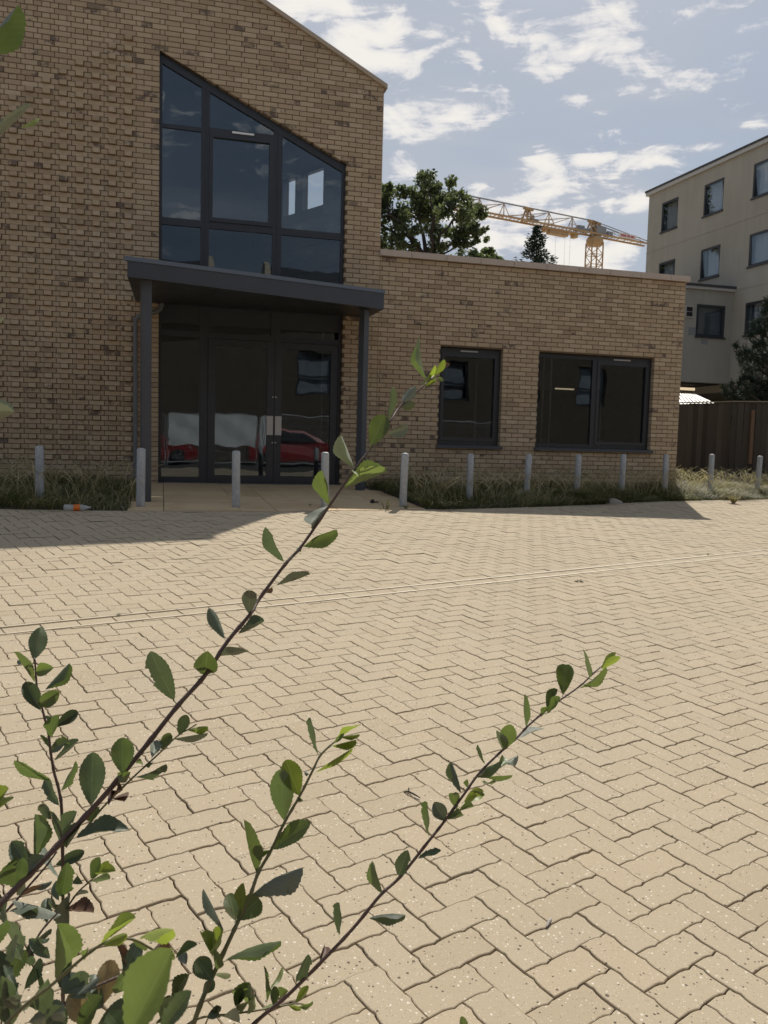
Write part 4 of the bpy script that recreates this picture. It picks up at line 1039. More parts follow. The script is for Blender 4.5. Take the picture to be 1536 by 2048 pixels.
for a_, b_ in (((1377, 654), (1391, 671)), ((1402, 679), (1415, 689))):
    c0_, c1_ = bay(*a_), bay(*b_); mb = MB(); mb.box(c0_[0], c1_[0], BY-.006, BY-.001, c1_[1], c0_[1]); bb(mb, 'bare_patch', M['render_patch'], hotel)
mb = MB(); sl = at_Y(1330, 775, BY+1.2); sl2 = at_Y(1390, 777, BY+1.2); mb.box(sl[0], sl2[0], BY+1.2, BY+1.28, sl[2]-.06, sl[2]+.04); bb(mb, 'strip_light', M['tube'], hotel)
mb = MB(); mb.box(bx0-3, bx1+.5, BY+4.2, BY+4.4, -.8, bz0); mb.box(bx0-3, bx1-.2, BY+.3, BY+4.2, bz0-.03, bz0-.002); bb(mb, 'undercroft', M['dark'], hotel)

# ------------------------------------------------------------------ trees
def leaf_cloud(mb, c, r, n, size, flat=.9):
    """n small leaf faces spread through one clump"""
    d = RNG.normal(size=(n, 3)); d /= np.linalg.norm(d, axis=1)[:, None]; rad = r*RNG.random(n)**.45
    P_ = c+d*rad[:, None]*np.array([1, 1, flat])
    for i in range(n):
        u = RNG.normal(size=3); u /= np.linalg.norm(u); w = np.cross(u, RNG.normal(size=3)); w /= np.linalg.norm(w)+1e-9
        s_ = size*(.6+.8*RNG.random()); v = float(RNG.random()*.9+.05)
        mb.poly([P_[i]-u*s_, P_[i]+w*s_*.5, P_[i]+u*s_, P_[i]-w*s_*.5], v)
def limb(mb, a, b, r0, r1, sag=.0, n=5):
    a, b = np.array(a), np.array(b); L = np.linalg.norm(b-a)
    pts_ = [a+(b-a)*t+np.array([RNG.normal()*L*.03*math.sin(math.pi*t), RNG.normal()*L*.03*math.sin(math.pi*t), sag*L*math.sin(math.pi*t)]) for t in np.linspace(0, 1, n)]
    mb.tube(pts_, list(np.linspace(r0, r1, n)), 6, False); return pts_
# broad-leaved tree behind the low wing: clumps along the outline and through the crown
TD = 42.0
base = at_depth(858, 590, TD); bz_ = -.7
tree = tag(empty('broadleaf_tree', (base[0], base[1], bz_)), 'large dark green broad-leaved tree with bare spreading limbs, rising behind the low brick wing', 'tree')
tl = np.array(tree.location)
mb = MB(); fork = np.array([base[0], base[1], at_depth(858, 535, TD)[2]])
mb.tube([tl-tl, (fork-tl)*.5+np.array([.1, 0, 0]), fork-tl], [.42, .34, .27], 9)
clumps = [(768, 395, 24), (778, 372, 16), (795, 385, 28), (820, 380, 26), (848, 362, 22), (850, 385, 30), (876, 372, 24), (880, 395, 30), (905, 385, 20), (912, 402, 26), (935, 405, 20), (938, 425, 26),
          (958, 425, 18), (965, 432, 12), (790, 420, 32), (828, 418, 34), (862, 425, 36), (898, 432, 32), (925, 448, 24), (950, 452, 16), (775, 450, 28), (800, 462, 26), (830, 452, 20), (905, 462, 24),
          (935, 466, 22), (958, 470, 14), (968, 460, 9), (972, 458, 7), (880, 462, 20), (778, 485, 28), (810, 490, 22), (770, 510, 26), (800, 515, 26), (915, 490, 24), (935, 498, 18), (890, 505, 22), (850, 512, 22), (872, 440, 22), (845, 405, 28),
          (750, 400, 36), (720, 400, 40), (690, 420, 44), (740, 440, 40), (700, 465, 44), (740, 490, 40), (660, 440, 40), (945, 483, 9), (958, 484, 7), (870, 520, 20), (905, 518, 20)]
crown = MB(); tips = []
for px, py, rp in clumps:
    dd_ = TD+RNG.normal()*1.3; c_ = at_depth(px, py, dd_)-tl; r_ = rp/FPX*TD
    for q in range(3):
        off = RNG.normal(size=3)*r_*.45
        leaf_cloud(crown, c_+off, r_*.62, int(112*(rp/24.0)**1.7), .104)
    tips.append((c_, rp))
crown.build('crown', M['foliage'], tree, kind='stuff')
mains = [(812, 470, .15), (838, 440, .14), (868, 428, .15), (905, 440, .13), (935, 462, .10), (800, 500, .09), (780, 430, .12), (925, 490, .08), (740, 440, .13)]
for px, py, r_ in mains:
    e_ = at_depth(px, py, TD+RNG.normal()*.8)-tl; pts_ = limb(mb, fork-tl+np.array([RNG.normal()*.1, 0, -.2]), e_, r_, r_*.4, .10, 6)
    near_ = sorted(tips, key=lambda t: np.linalg.norm(t[0]-e_))[:5]
    for t_ in near_: limb(mb, pts_[3 if np.linalg.norm(t_[0]-pts_[3]) < np.linalg.norm(t_[0]-pts_[5]) else 5], t_[0], r_*.38, .02, .05, 5)
mb.build('trunk', M['bark'], tree)
# rounded lower trees to its right
def bush_tree(name, lab, items, depth, root_px, mat, size=.10, n=90, grp=None):
    b_ = at_depth(root_px, 600, depth); o = tag(empty(name, (b_[0], b_[1], -.7)), lab, 'tree', grp); l_ = np.array(o.location)
    cr = MB(); tk = MB(); tk.tube([np.zeros(3), np.array([0, 0, 2.2])], [.2, .14], 7)
    for px, py, rp in items:
        c_ = at_depth(px, py, depth+RNG.normal()*.5)-l_; r_ = rp/FPX*depth
        for q in range(3): leaf_cloud(cr, c_+RNG.normal(size=3)*r_*.4, r_*.65, int(n*(rp/16.0)**1.6), size)
        limb(tk, np.array([0, 0, 2.1]), c_, .08, .02, .02, 4)
    cr.build('crown', mat, o, kind='stuff'); tk.build('trunk', M['bark'], o); return o
bush_tree('rounded_tree', 'small rounded green tree top peeping over the coping beside the large tree', [(968, 505, 14), (950, 515, 18), (980, 512, 14), (965, 522, 20), (993, 516, 10), (940, 525, 18), (1003, 522, 8), (985, 525, 14), (965, 540, 22), (990, 542, 18)], 40.0, 968, M['foliage2'])
# spire-shaped conifer
CD = 46.0; cb = at_depth(1065, 600, CD)
con = tag(empty('conifer_tree', (cb[0], cb[1], -.7)), 'narrow dark spire-shaped conifer standing alone between the large tree and the crane mast', 'tree'); cl = np.array(con.location)
ctop = at_depth(1071, 455, CD)[2]-cl[2]; tk = MB(); tk.tube([np.zeros(3), np.array([.05, 0, ctop*.6]), np.array([.14, 0, ctop])], [.16, .09, .015], 7); tk.build('trunk', M['bark'], con)
cr = MB(); zc0 = at_depth(1065, 560, CD)[2]-cl[2]
for i in range(110):
    t = (i+RNG.random())/110; zz = zc0+(ctop-zc0)*t; L = (1-t)**.8*1.15*(.65+.55*RNG.random())*(1.0 if t < .8 else .8)+.06; an = RNG.random()*2*math.pi
    dv = np.array([math.cos(an), math.sin(an), .32]); p0_ = np.array([.05+.09*t, 0, zz])
    for k in range(int(10+26*L)):
        s_ = RNG.random()**.7; c_ = p0_+dv*L*s_+RNG.normal(size=3)*.05*(1+L); u = dv/np.linalg.norm(dv)+RNG.normal(size=3)*.35; w = np.cross(u, RNG.normal(size=3)); w /= np.linalg.norm(w)
        cr.poly([c_-u*.07, c_+w*.035, c_+u*.11, c_-w*.035], float(RNG.random()*.9+.05))
cr.build('crown', M['needles'], con, kind='stuff')
# young pine in front of the flats
PD = 22.5; pb = at_depth(1528, 900, PD)
pine = tag(empty('pine_tree', (pb[0], pb[1], -.65)), 'dense dark pine with tufted upswept shoots standing behind the fence at the right edge', 'tree'); pl = np.array(pine.location)
ptop = at_depth(1545, 575, PD)[2]-pl[2]
tk = MB(); tk.tube([np.zeros(3), np.array([.05, 0, ptop*.5]), np.array([.1, 0, ptop])], [.11, .08, .02], 8)
shoots = [(1472, 690, 7), (1478, 705, 8), (1490, 700, 10), (1484, 722, 11), (1500, 712, 13), (1496, 735, 13), (1508, 690, 10), (1500, 668, 9), (1510, 655, 11), (1518, 640, 11), (1528, 620, 11), (1534, 605, 9), (1525, 660, 14), (1520, 685, 14), (1535, 640, 14),
          (1490, 752, 12), (1505, 755, 16), (1480, 765, 9), (1470, 775, 10), (1490, 780, 15), (1510, 778, 18), (1528, 770, 18), (1532, 740, 18), (1530, 710, 17), (1550, 690, 24), (1550, 640, 20), (1550, 740, 26), (1560, 600, 18), (1455, 785, 9), (1475, 795, 13), (1500, 800, 16), (1530, 800, 20), (1512, 728, 16), (1480, 805, 12), (1448, 775, 6), (1555, 790, 24), (1580, 650, 26), (1590, 720, 30), (1462, 768, 6)]
cr = MB()
for px, py, rp in shoots:
    c_ = at_depth(px, py, PD+RNG.normal()*.25)-pl; r_ = rp/FPX*PD
    h_ = np.array([.06, 0, max(.8, c_[2]-.35)]); limb(tk, h_, c_, .028, .012, -.05, 4)
    for q in range(int(21*(rp/9.0)**1.4)):
        tip_ = c_+RNG.normal(size=3)*r_*.52; ax = (tip_-c_)/(np.linalg.norm(tip_-c_)+1e-6)*.6+np.array([0, 0, .75])+RNG.normal(size=3)*.15; ax /= np.linalg.norm(ax)
        for k in range(10):
            b_ = tip_-ax*.06*(k/10.0)*2; u = ax*.6+RNG.normal(size=3)*.5; u /= np.linalg.norm(u); w = np.cross(u, RNG.normal(size=3)); w /= np.linalg.norm(w)
            cr.poly([b_-w*.007, b_+w*.007, b_+u*.10+w*.003, b_+u*.10-w*.003], float(RNG.random()*.9+.05))
cr.build('crown', M['needles'], pine, kind='stuff'); tk.build('trunk', M['bark'], pine)

# ------------------------------------------------------------------ tower crane
KD = 128.0; kb = at_depth(1190, 470, KD); jz = kb[2]
crane = tag(empty('tower_crane', (kb[0], kb[1], -1.0)), 'orange lattice tower crane with long jib, grey counterweights and a sign on its counter-jib', 'crane'); kl = np.array(crane.location)
jl_ = on_plane(935, 419, np.array([0, 0, jz]), np.array([0, 0, 1.])); jr_ = on_plane(1300, 489, np.array([0, 0, jz]), np.array([0, 0, 1.]))
jd = jr_-jl_; jd[2] = 0; jd /= np.linalg.norm(jd); jn = np.array([-jd[1], jd[0], 0])
JC = np.array([kb[0], kb[1], jz])
def jp(s_, t_=0, h_=0): return JC+jd*s_+jn*t_+np.array([0, 0, h_])-kl
sL = np.dot(jl_-JC, jd)-2.0; sR = np.dot(jr_-JC, jd)
def jib_s(px, py, h_=0.0): P_ = on_plane(px, py, np.array([0, 0, jz+h_]), np.array([0, 0, 1.])); return float(np.dot(P_-JC, jd))
mb = MB(); mw = .95; z_ = .0; MH = jz-1.2-kl[2]
for cx_, cy_ in ((-mw, -mw), (mw, -mw), (mw, mw), (-mw, mw)): mb.bar((cx_, cy_, 0), (cx_, cy_, MH), .17)
k = 0; step_ = 1.55
while z_ < MH-.3:
    z1_ = min(z_+step_, MH)
    for (a, b) in (((-mw, -mw), (mw, -mw)), ((mw, -mw), (mw, mw)), ((mw, mw), (-mw, mw)), ((-mw, mw), (-mw, -mw))):
        if k % 2: a, b = b, a
        mb.bar((*a, z_), (*b, z1_), .10); mb.bar((*a, z_), (*b, z_), .08)
    z_ = z1_; k += 1
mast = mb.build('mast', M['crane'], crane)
rz = math.atan2(jd[1], jd[0])
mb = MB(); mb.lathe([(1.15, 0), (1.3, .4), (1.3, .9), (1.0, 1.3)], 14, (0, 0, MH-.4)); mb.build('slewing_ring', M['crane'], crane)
mb = MB(); hw_ = .75; TOPH = 1.95
sT = jib_s(1182, 442, TOPH)
for t_ in (-hw_, hw_): mb.bar(jp(sL, t_), jp(sR, t_), .20, .24)
s_ = sL; k = 0
while s_ < sR-1: mb.bar(jp(s_, -hw_), jp(s_+1.4, hw_), .09); mb.bar(jp(s_, -hw_), jp(s_, hw_), .09); s_ += 1.4
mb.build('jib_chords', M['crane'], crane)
mb = MB(); frames = [jib_s(x_, y_) for x_, y_ in ((963, 424), (1010, 434), (1098, 452), (1141, 462))]; heavy = [jib_s(1057, 443), jib_s(1184, 468)]
tops = [(s, TOPH) for s in sorted(frames+heavy)]
for s in frames:
    for t_ in (-hw_, hw_): mb.bar(jp(s-.5, t_), jp(s, 0, TOPH), .10); mb.bar(jp(s+.5, t_), jp(s, 0, TOPH), .10); mb.bar(jp(s-5.0, t_), jp(s, 0, TOPH), .09); mb.bar(jp(s-9.2, t_*.3), jp(s-.2, 0, TOPH-.1), .09)
mb.build('jib_lattice', M['crane_pale'], crane)
mb = MB()
for s in heavy:
    for t_ in (-hw_, hw_): mb.bar(jp(s-.55, t_), jp(s-.2, 0, TOPH), .2); mb.bar(jp(s+.55, t_), jp(s+.2, 0, TOPH), .2)
    mb.bar(jp(s-.7, 0, TOPH), jp(s+1.0, 0, TOPH-.1), .4, .35); mb.bar(jp(s-.4, 0, .8), jp(s+.4, 0, .8), .15)
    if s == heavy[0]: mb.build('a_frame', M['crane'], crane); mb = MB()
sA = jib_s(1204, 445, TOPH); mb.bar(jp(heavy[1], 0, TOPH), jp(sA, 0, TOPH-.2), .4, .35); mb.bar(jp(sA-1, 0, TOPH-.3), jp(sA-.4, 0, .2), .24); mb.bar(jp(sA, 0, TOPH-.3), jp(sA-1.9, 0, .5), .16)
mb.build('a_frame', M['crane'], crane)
mb = MB(); mb.bar(jp(sL, 0, TOPH+.1), jp(heavy[1], 0, TOPH+.1), .15, .16)
for t_ in (-.35, .35): mb.bar(jp(sA-.3, t_, TOPH-.2), jp(sR-.5, t_, .5), .10); mb.bar(jp(sA+.6, t_, TOPH-.7), jp((sA+sR)/2+1, t_, .45), .06)
mb.build('tie_bar', M['crane_grey'], crane)
sC0, sC1 = jib_s(1199, 466), jib_s(1217, 470); mb = MB(); mb.bar(jp(sC0, 0, .72), jp(sC1, 0, .72), 1.3, 1.15); mb.build('machine_cabin', M['crane_grey'], crane)
sC2, sC3 = jib_s(1219, 472), jib_s(1227, 474); mb = MB(); mb.bar(jp(sC2, 0, .45), jp(sC3, 0, .45), 1.1, .65); mb.build('counterweight', M['crane_grey'], crane)
sg0, sg1 = jib_s(1236, 475), jib_s(1270, 482); mb = MB(); mb.bar(jp(sg0, -1.0, .42), jp(sg1, -1.0, .42), .06, .72)
sign = mb.build('sign', M['banner'], crane)
mb = MB(); nL = 22; ds = (sg1-sg0-.8)/nL                      # small red capitals, too far off to read
for i in range(nL):
    if i in (9, 15): continue
    a_ = sg0+.4+i*ds
    for (u0, u1, h0, h1) in ((0, .18, .55, 1.25), (.5, .68, .55, 1.25), (.18, .5, 1.1, 1.25))+(((.18, .5, .55, .68),) if i % 3 else ((.18, .5, .84, .96),)):
        mb.bar(jp(a_+u0*ds, -1.04, (h0+h1)*.235), jp(a_+u1*ds, -1.04, (h0+h1)*.235), .02, (h1-h0)*.5)
mb.build('lettering', M['red'], sign)
mb = MB(); s_ = jib_s(1073, 443); mb.bar(jp(s_-.8, 0, .35), jp(s_+.9, 0, .35), .8, .4); mb.lathe([(.32, -.3), (.32, .3)], 10, tuple(jp(s_, 0, .75))); mb.build('hoist_winch', M['crane_grey'], crane)
mb = MB(); s_ = jib_s(1178, 465); mb.bar(jp(s_-2.2, 0, .35), jp(s_+.4, 0, .35), .9, .45); mb.bar(jp(s_-1.8, 0, .75), jp(s_-.6, 0, .75), .6, .4); mb.build('winch_drum', M['crane_grey'], crane)
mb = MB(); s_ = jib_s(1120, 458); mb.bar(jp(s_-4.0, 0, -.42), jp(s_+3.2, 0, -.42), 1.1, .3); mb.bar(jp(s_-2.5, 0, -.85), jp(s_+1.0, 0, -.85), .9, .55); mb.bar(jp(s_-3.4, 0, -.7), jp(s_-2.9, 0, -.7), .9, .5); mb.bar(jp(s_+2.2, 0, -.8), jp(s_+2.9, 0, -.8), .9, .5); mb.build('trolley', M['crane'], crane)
mb = MB()
for q in (-3.0, -1.0, .8, 1.8): mb.bar(jp(s_+q, 0, -1.2), jp(s_+q, 0, -17), .022)
mb.build('hoist_rope', M['crane_grey'], crane)
for q in (jib_s(1067, 440), jib_s(1112, 450), jib_s(1160, 460), jib_s(1236, 474), jib_s(1287, 484)):
    mb = MB()
    for w_ in (-.7, .9): mb.bar(jp(q+w_, .6, .2), jp(q+w_, .6, 1.15), .05)
    mb.bar(jp(q-.7, .6, 1.15), jp(q+.9, .6, 1.15), .05); mb.bar(jp(q-.7, .6, .7), jp(q+.9, .6, .7), .04)
    mb.build('guard_rail', M['crane_pale'], crane)

# ------------------------------------------------------------------ long grass in the two beds
def grass_bed(name, lab, xs0, xs1, inside, n, seed):
    rg = np.random.default_rng(seed); V, Fc, A = [], [], []
    cnt = 0; tries = 0
    while cnt < n and tries < n*6:
        tries += 1
        X = xs0+(xs1-xs0)*rg.random(); ye = edge_y(X); yw = (F_Y-.02) if X < 9.08 else 15.9
        Y = ye+.02+(yw-ye-.02)*rg.random()**1.15
        if not inside(X, Y): continue
        cl_ = math.sin(X*2.3+1.7*math.sin(Y*1.9))*.5+math.sin(X*5.1-Y*3.3)*.3
        d_e = Y-ye
        h_ = (.135+.12*cl_+.15*rg.random())*(.55+.45*min(1, d_e/.5)); h_ = max(.06, h_)
        tone = rg.random()**1.4*.60+(.20 if cl_ > .30 else 0); 
        if rg.random() < .16: tone = .75+.25*rg.random(); h_ *= 1.15
        if X > 9.1: tone = min(1, tone+.14)
        an = 2.6*math.sin(X*1.7+math.sin(Y*2.1))+1.9*math.sin(X*.63+2.0)+rg.normal()*.75; lean = h_*(.85+1.0*rg.random()); bx_, by_ = math.cos(an)*lean, math.sin(an)*lean-.35*h_
        w_ = .0022+.0022*rg.random(); px_, py_ = -math.sin(an)*w_, math.cos(an)*w_
        z0 = ground(X, Y)-.02; i0 = len(V)
        for t, ww in ((0, 1), (.38, .9), (.72, .6)):
            cx_, cy_, cz_ = X+bx_*t*t, Y+by_*t*t, z0+h_*(t-.42*t*t)*1.15
            V.append((cx_-px_*ww, cy_-py_*ww, cz_)); V.append((cx_+px_*ww, cy_+py_*ww, cz_))
        V.append((X+bx_, Y+by_, z0+h_*.50))
        Fc += [(i0, i0+1, i0+3, i0+2), (i0+2, i0+3, i0+5, i0+4), (i0+4, i0+5, i0+6)]; A += [tone]*3; cnt += 1
    # tall seeding stalks
    for _ in range(int(n*.035)):
        X = xs0+(xs1-xs0)*rg.random(); ye = edge_y(X); yw = (F_Y-.05) if X < 9.08 else 15.9; Y = ye+.15+(yw-ye-.15)*rg.random()
        if not inside(X, Y): continue
        an = rg.random()*6.283; h_ = .38+.22*rg.random(); lx, ly = math.cos(an)*h_*.6, math.sin(an)*h_*.6; z0 = ground(X, Y)
        prev = None
        for t in np.linspace(0, 1, 6):
            c_ = (X+lx*t*t, Y+ly*t*t, z0+h_*(t-.28*t*t)); w_ = .0018 if t < .72 else .0055
            i0 = len(V); V += [(c_[0]-w_, c_[1], c_[2]), (c_[0]+w_, c_[1], c_[2])]
            if prev is not None: Fc.append((prev, prev+1, i0+1, i0)); A.append(.9)
            prev = i0
    mb = MB(); mb.v, mb.f, mb.a, mb.mi = V, Fc, A, [0]*len(Fc)
    return tag(mb.build(name, M['grass']), lab, 'grass', kind='stuff')
def slab_right(Y): return 3.16 if Y > 12.6 else 3.24+(12.6-Y)*.03
grass_bed('long_grass', 'dark unmown grass along the foot of the textured brick wall left of the doors', -6.0, -.30, lambda X, Y: X < -.30-.06*math.sin(Y*7), 15000, 3)
grass_bed('long_grass', 'long arching grass along the low wing and out to the timber fence', 2.8, 15.5, lambda X, Y: X > slab_right(Y)+.05*math.sin(Y*9), 42000, 4)
mb = MB()
for x0, x1 in ((-7, -.36), (3.1, 16)):
    nx = 24
    for i in range(nx):
        xa, xb = x0+(x1-x0)*i/nx, x0+(x1-x0)*(i+1)/nx
        for j in range(5):
            def yy(x_, k): ye = edge_y(x_); yw = F_Y+.005 if (x_ < 9.06) else 17.5; return ye+(yw-ye)*k/5
            q_ = [(xa, yy(xa, j)), (xb, yy(xb, j)), (xb, yy(xb, j+1)), (xa, yy(xa, j+1))]
            mb.poly([(a, b, ground(a, b)-.006) for a, b in q_])
kind(mb.build('bed_soil', M['soil']), 'structure')

# ------------------------------------------------------------------ small weeds, litter
def weed(px, py, h_, n, lab, tone=(.2, .8), name='weed_tuft'):
    P_ = on_pave(px, py); mb = MB()
    for i in range(n):
        an = RNG.random()*6.283; L = h_*(.5+.7*RNG.random()); d_ = np.array([math.cos(an)*.6, math.sin(an)*.6, 1.0]); d_ /= np.linalg.norm(d_); w = np.array([-math.sin(an), math.cos(an), 0])*h_*.022
        b_ = np.array([math.cos(an), math.sin(an), 0])*h_*.15; m_ = b_+d_*L*.6; t_ = b_+d_*L+np.array([math.cos(an), math.sin(an), -.3])*L*.2
        tn = float(tone[0]+(tone[1]-tone[0])*RNG.random()); mb.poly([b_-w, b_+w, m_+w*1.6, m_-w*1.6], tn); mb.poly([m_-w*1.6, m_+w*1.6, t_], tn)
    o = mb.build(name, M['grass']); o.location = tuple(P_); return tag(o, lab, 'weed', 'weeds in the paving joints')
weed(1467, 1007, .15, 130, 'bushy weed growing through the paving near the fence end', (.55, .95))
weed(812, 1018, .06, 50, 'small weed at the foot of the bollard on the right edge of the slabs', (.1, .5))
weed(620, 1012, .035, 30, 'tiny weed in a joint of the buff slabs before the doors', (.1, .5))
weed(771, 1018, .16, 8, 'thin upright weed seedling at the slab edge left of a bollard', (.1, .5))
weed(238, 1232, .022, 30, 'small dark weed clump on the drain strip at left', (.0, .1))
weed(1416, 1111, .026, 30, 'small dark weed clump on the drain strip at right', (.0, .1))
def litter_bits(px, py, n, lab, s_=.014):
    P_ = on_pave(px, py); mb = MB()
    for i in range(n):
        a = RNG.random()*6.28; c_ = np.array([RNG.normal()*s_, RNG.normal()*s_, .006]); d_ = np.array([math.cos(a), math.sin(a), .25])*s_*1.4; mb.bar(c_-d_, c_+d_, s_*.35)
    o = mb.build('twig_litter', M['twig_dark']); o.location = tuple(P_); tag(o, lab, 'twig litter')
litter_bits(1157, 1164, 6, 'small dark clump of debris lying on the sunny paving beyond the drain strip')
P_ = on_pave(822, 1592); mb = MB()
mb.tube([np.array([-.018, .028, .004]), np.array([-.006, .012, .012]), np.array([.012, -.012, .008]), np.array([.024, -.030, .004])], [.0022, .003, .003, .0015], 6); mb.tube([np.array([-.006, .012, .012]), np.array([.0, .03, .016]), np.array([.008, .046, .01])], [.002, .002, .001], 6)
o = mb.build('fallen_twig', M['twig_dark']); o.location = tuple(P_); tag(o, 'dark forked twig lying across a paving joint beside the right-hand stem', 'twig')
P_ = on_pave(1098, 1847); mb = MB(); mb.tube([np.array([-.014, -.016, .004]), np.array([0, .0, .007]), np.array([.016, .018, .004])], [.002, .0045, .0015], 6)
o = mb.build('pale_woodchip', M['canvas']); o.location = tuple(P_); tag(o, 'pale splinter of wood stuck in a joint of the near paving', 'splinter')
P_ = on_pave(745, 1004); P_ = at_Y(745, 1000, 10.6); zz = slab_z(P_[0], P_[1]); mb = MB(); mb.lathe([(.028, 0), (.032, .02), (.024, .04), (.006, .05)], 9, (0, 0, 0)); mb.bar((.02, 0, .012), (.085, .02, .014), .03, .014)
o = mb.build('crushed_can', M['twig_dark']); o.location = (P_[0], P_[1], zz); tag(o, 'small dark crushed litter on the buff slabs right of the doors', 'litter')
# bottle lying at the kerb of the left bed
P_ = on_pave(153, 1021.5); bt = tag(empty('plastic_bottle', (P_[0], P_[1]-.01, P_[2]+.034)), 'empty clear plastic bottle with an orange label lying at the edge of the left bed', 'bottle')
mb = MB(); mb.lathe([(.020, -.125), (.033, -.118), (.033, -.03)], 16); mb.lathe([(.033, .035), (.033, .06), (.024, .095), (.012, .115), (.012, .128)], 16); mb.build('bottle_body', M['plastic'], bt, smooth=True)
mb = MB(); mb.lathe([(.0335, -.03), (.0338, .035)], 16); mb.build('label_band', M['orange'], bt, smooth=True)
mb = MB(); mb.lathe([(.014, .128), (.014, .142)], 12); mb.build('bottle_cap', M['canvas'], bt); bt.rotation_euler = (R(90), 0, R(97))
# old canvas shoe
P_ = on_pave(1230, 1007.5); sh = tag(empty('canvas_shoe', tuple(P_)), 'discarded dirty white canvas shoe lying where the grass meets the paving', 'shoe'); sh.rotation_euler = (0, 0, R(10))
mb = MB(); prof = [(-.13, .030), (-.09, .038), (0, .036), (.06, .042), (.11, .038), (.135, .018)]; lv = []
for (zz, k) in ((0, 1.0), (.025, 1.02)): lv.append([(x_, w_*k, zz) for x_, w_ in prof]+[(x_, -w_*k, zz) for x_, w_ in prof[::-1]])
n_ = len(lv[0]); mb.mesh(lv[0]+lv[1], [tuple(range(n_-1, -1, -1)), tuple(range(n_, 2*n_))]+[(i, (i+1) % n_, (i+1) % n_+n_, i+n_) for i in range(n_)]); mb.build('sole', M['canvas'], sh)
mb = MB(); secs = []
for x_, w_, h_ in ((-.125, .026, .085), (-.08, .034, .095), (-.02, .032, .085), (.03, .034, .070), (.08, .034, .052), (.125, .018, .036)):
    secs += [(x_, w_*math.cos(a), .026+(h_-.026)*max(0, math.sin(a))**.8) for a in np.linspace(0, math.pi, 9)]
mb.mesh(secs, rowfaces(6, 9)+[tuple(range(9)), tuple(45+k for k in range(8, -1, -1))]); mb.build('upper', M['canvas'], sh, smooth=True)
mb = MB(); mb.tube([(-.125, 0, .086), (-.10, .024, .094), (-.04, .02, .090), (-.03, 0, .088), (-.04, -.02, .090), (-.10, -.024, .094), (-.125, 0, .086)], .006, 6); [mb.bar((x_, -.018, .05+.0+(.09-x_)*.25), (x_, .018, .05+(.09-x_)*.25), .004) for x_ in (-.01, .015, .04, .06)]; mb.build('opening_and_laces', M['twig_dark'], sh)

# ------------------------------------------------------------------ the street behind the camera, seen mirrored in the glass
def terrace(name, lab, x0, x1, zr, wins):
    h = tag(empty(name, ((x0+x1)/2, -12, -.95)), lab, 'house')
    EZ = 5.4; Y0, Y1 = -10.0, -17.0
    mb = MB(); xs = sorted({x0, x1}); 
    holes = sorted(wins); e_ = [x0]+[v for w in holes for v in (w[0], w[1])]+[x1]
    zb, zt_ = 2.15, 4.0
    mb.box(x0, x1, Y0-.3, Y0, -.95, zb); mb.box(x0, x1, Y0-.3, Y0, zt_, EZ)
    for i in range(0, len(e_), 2): mb.box(e_[i], e_[i+1], Y0-.3, Y0, zb, zt_)
    mb.box(x0, x0+.3, Y1, Y0-.3, -.95, EZ); mb.box(x1-.3, x1, Y1, Y0-.3, -.95, EZ); mb.box(x0, x1, Y1-.3, Y1, -.95, EZ)
    bb(mb, 'wall', M['house_brick'], h)
    ym = (Y0+Y1)/2; mb = MB()
    mb.mesh([(x0, Y0+.3, EZ), (x1, Y0+.3, EZ), (x1, ym, zr), (x0, ym, zr), (x1, Y1-.3, EZ), (x0, Y1-.3, EZ), (x0, Y0+.3, EZ-.15), (x1, Y0+.3, EZ-.15), (x1, Y1-.3, EZ-.15), (x0, Y1-.3, EZ-.15)], [(0,1,2,3),(3,2,4,5),(6,7,1,0),(9,8,7,6),(5,4,8,9),(0,3,5,9,6),(1,7,8,4,2)]); bb(mb, 'roof', M['slate'], h)
    for w in holes:
        wn_ = empty('window', parent=h); mb = MB(); a, b = w
        mb.box(a, a+.08, Y0-.18, Y0-.06, zb, zt_); mb.box(b-.08, b, Y0-.18, Y0-.06, zb, zt_); mb.box(a+.08, b-.08, Y0-.18, Y0-.06, zt_-.08, zt_); mb.box(a+.08, b-.08, Y0-.18, Y0-.06, zb, zb+.1); mb.box(a+.08, b-.08, Y0-.18, Y0-.06, 2.95, 3.03); bb(mb, 'frame', M['grey'], wn_)
        mb = MB(); mb.box(a+.08, b-.08, Y0-.14, Y0-.13, zb+.1, zt_-.08); bb(mb, 'pane', M['glass_h'], wn_)
        mb = MB(); mb.box(a+.1, b-.1, Y0-.28, Y0-.27, zb, zt_); bb(mb, 'curtain', M['curtain'], wn_)
    return h
terrace('brick_house', 'brick house with dark slate roof across the street, mirrored in the left of the glass', -16.0, 1.75, 8.3, [(-6.5, -5.1), (-3.2, -1.8)])
terrace('brick_house', 'brick house with curtained upper windows across the street, mirrored in the right door', 4.75, 34, 8.3, [(5.75, 7.3), (9.2, 10.6), (12.4, 13.8), (16.0, 17.4), (19.4, 20.9), (23, 24.4), (27, 28.4)])
low = tag(empty('brick_link_block', (3.25, -12, -.95)), 'lower flat-roofed brick link with pale pointed parapets between the two houses opposite', 'building')
mb = MB(); mb.box(1.76, 4.74, -16, -10.05, -.95, 5.0); bb(mb, 'wall', M['house_brick'], low)
for x_ in (1.95, 4.45):
    mb = MB(); pf = [(-9.7, 5.2), (-9.9, 6.6), (-10.6, 7.75), (-11.3, 8.05), (-12.0, 7.75), (-12.6, 6.6), (-12.8, 5.2)]
    v_ = [(x_-.16, a, b) for a, b in pf]+[(x_+.16, a, b) for a, b in pf]; n_ = len(pf)
    mb.mesh(v_, [tuple(range(n_)), tuple(range(2*n_-1, n_-1, -1))]+[(i, i+n_, (i+1) % n_+n_, (i+1) % n_) for i in range(n_)]); bb(mb, 'parapet', M['house_trim'], low)
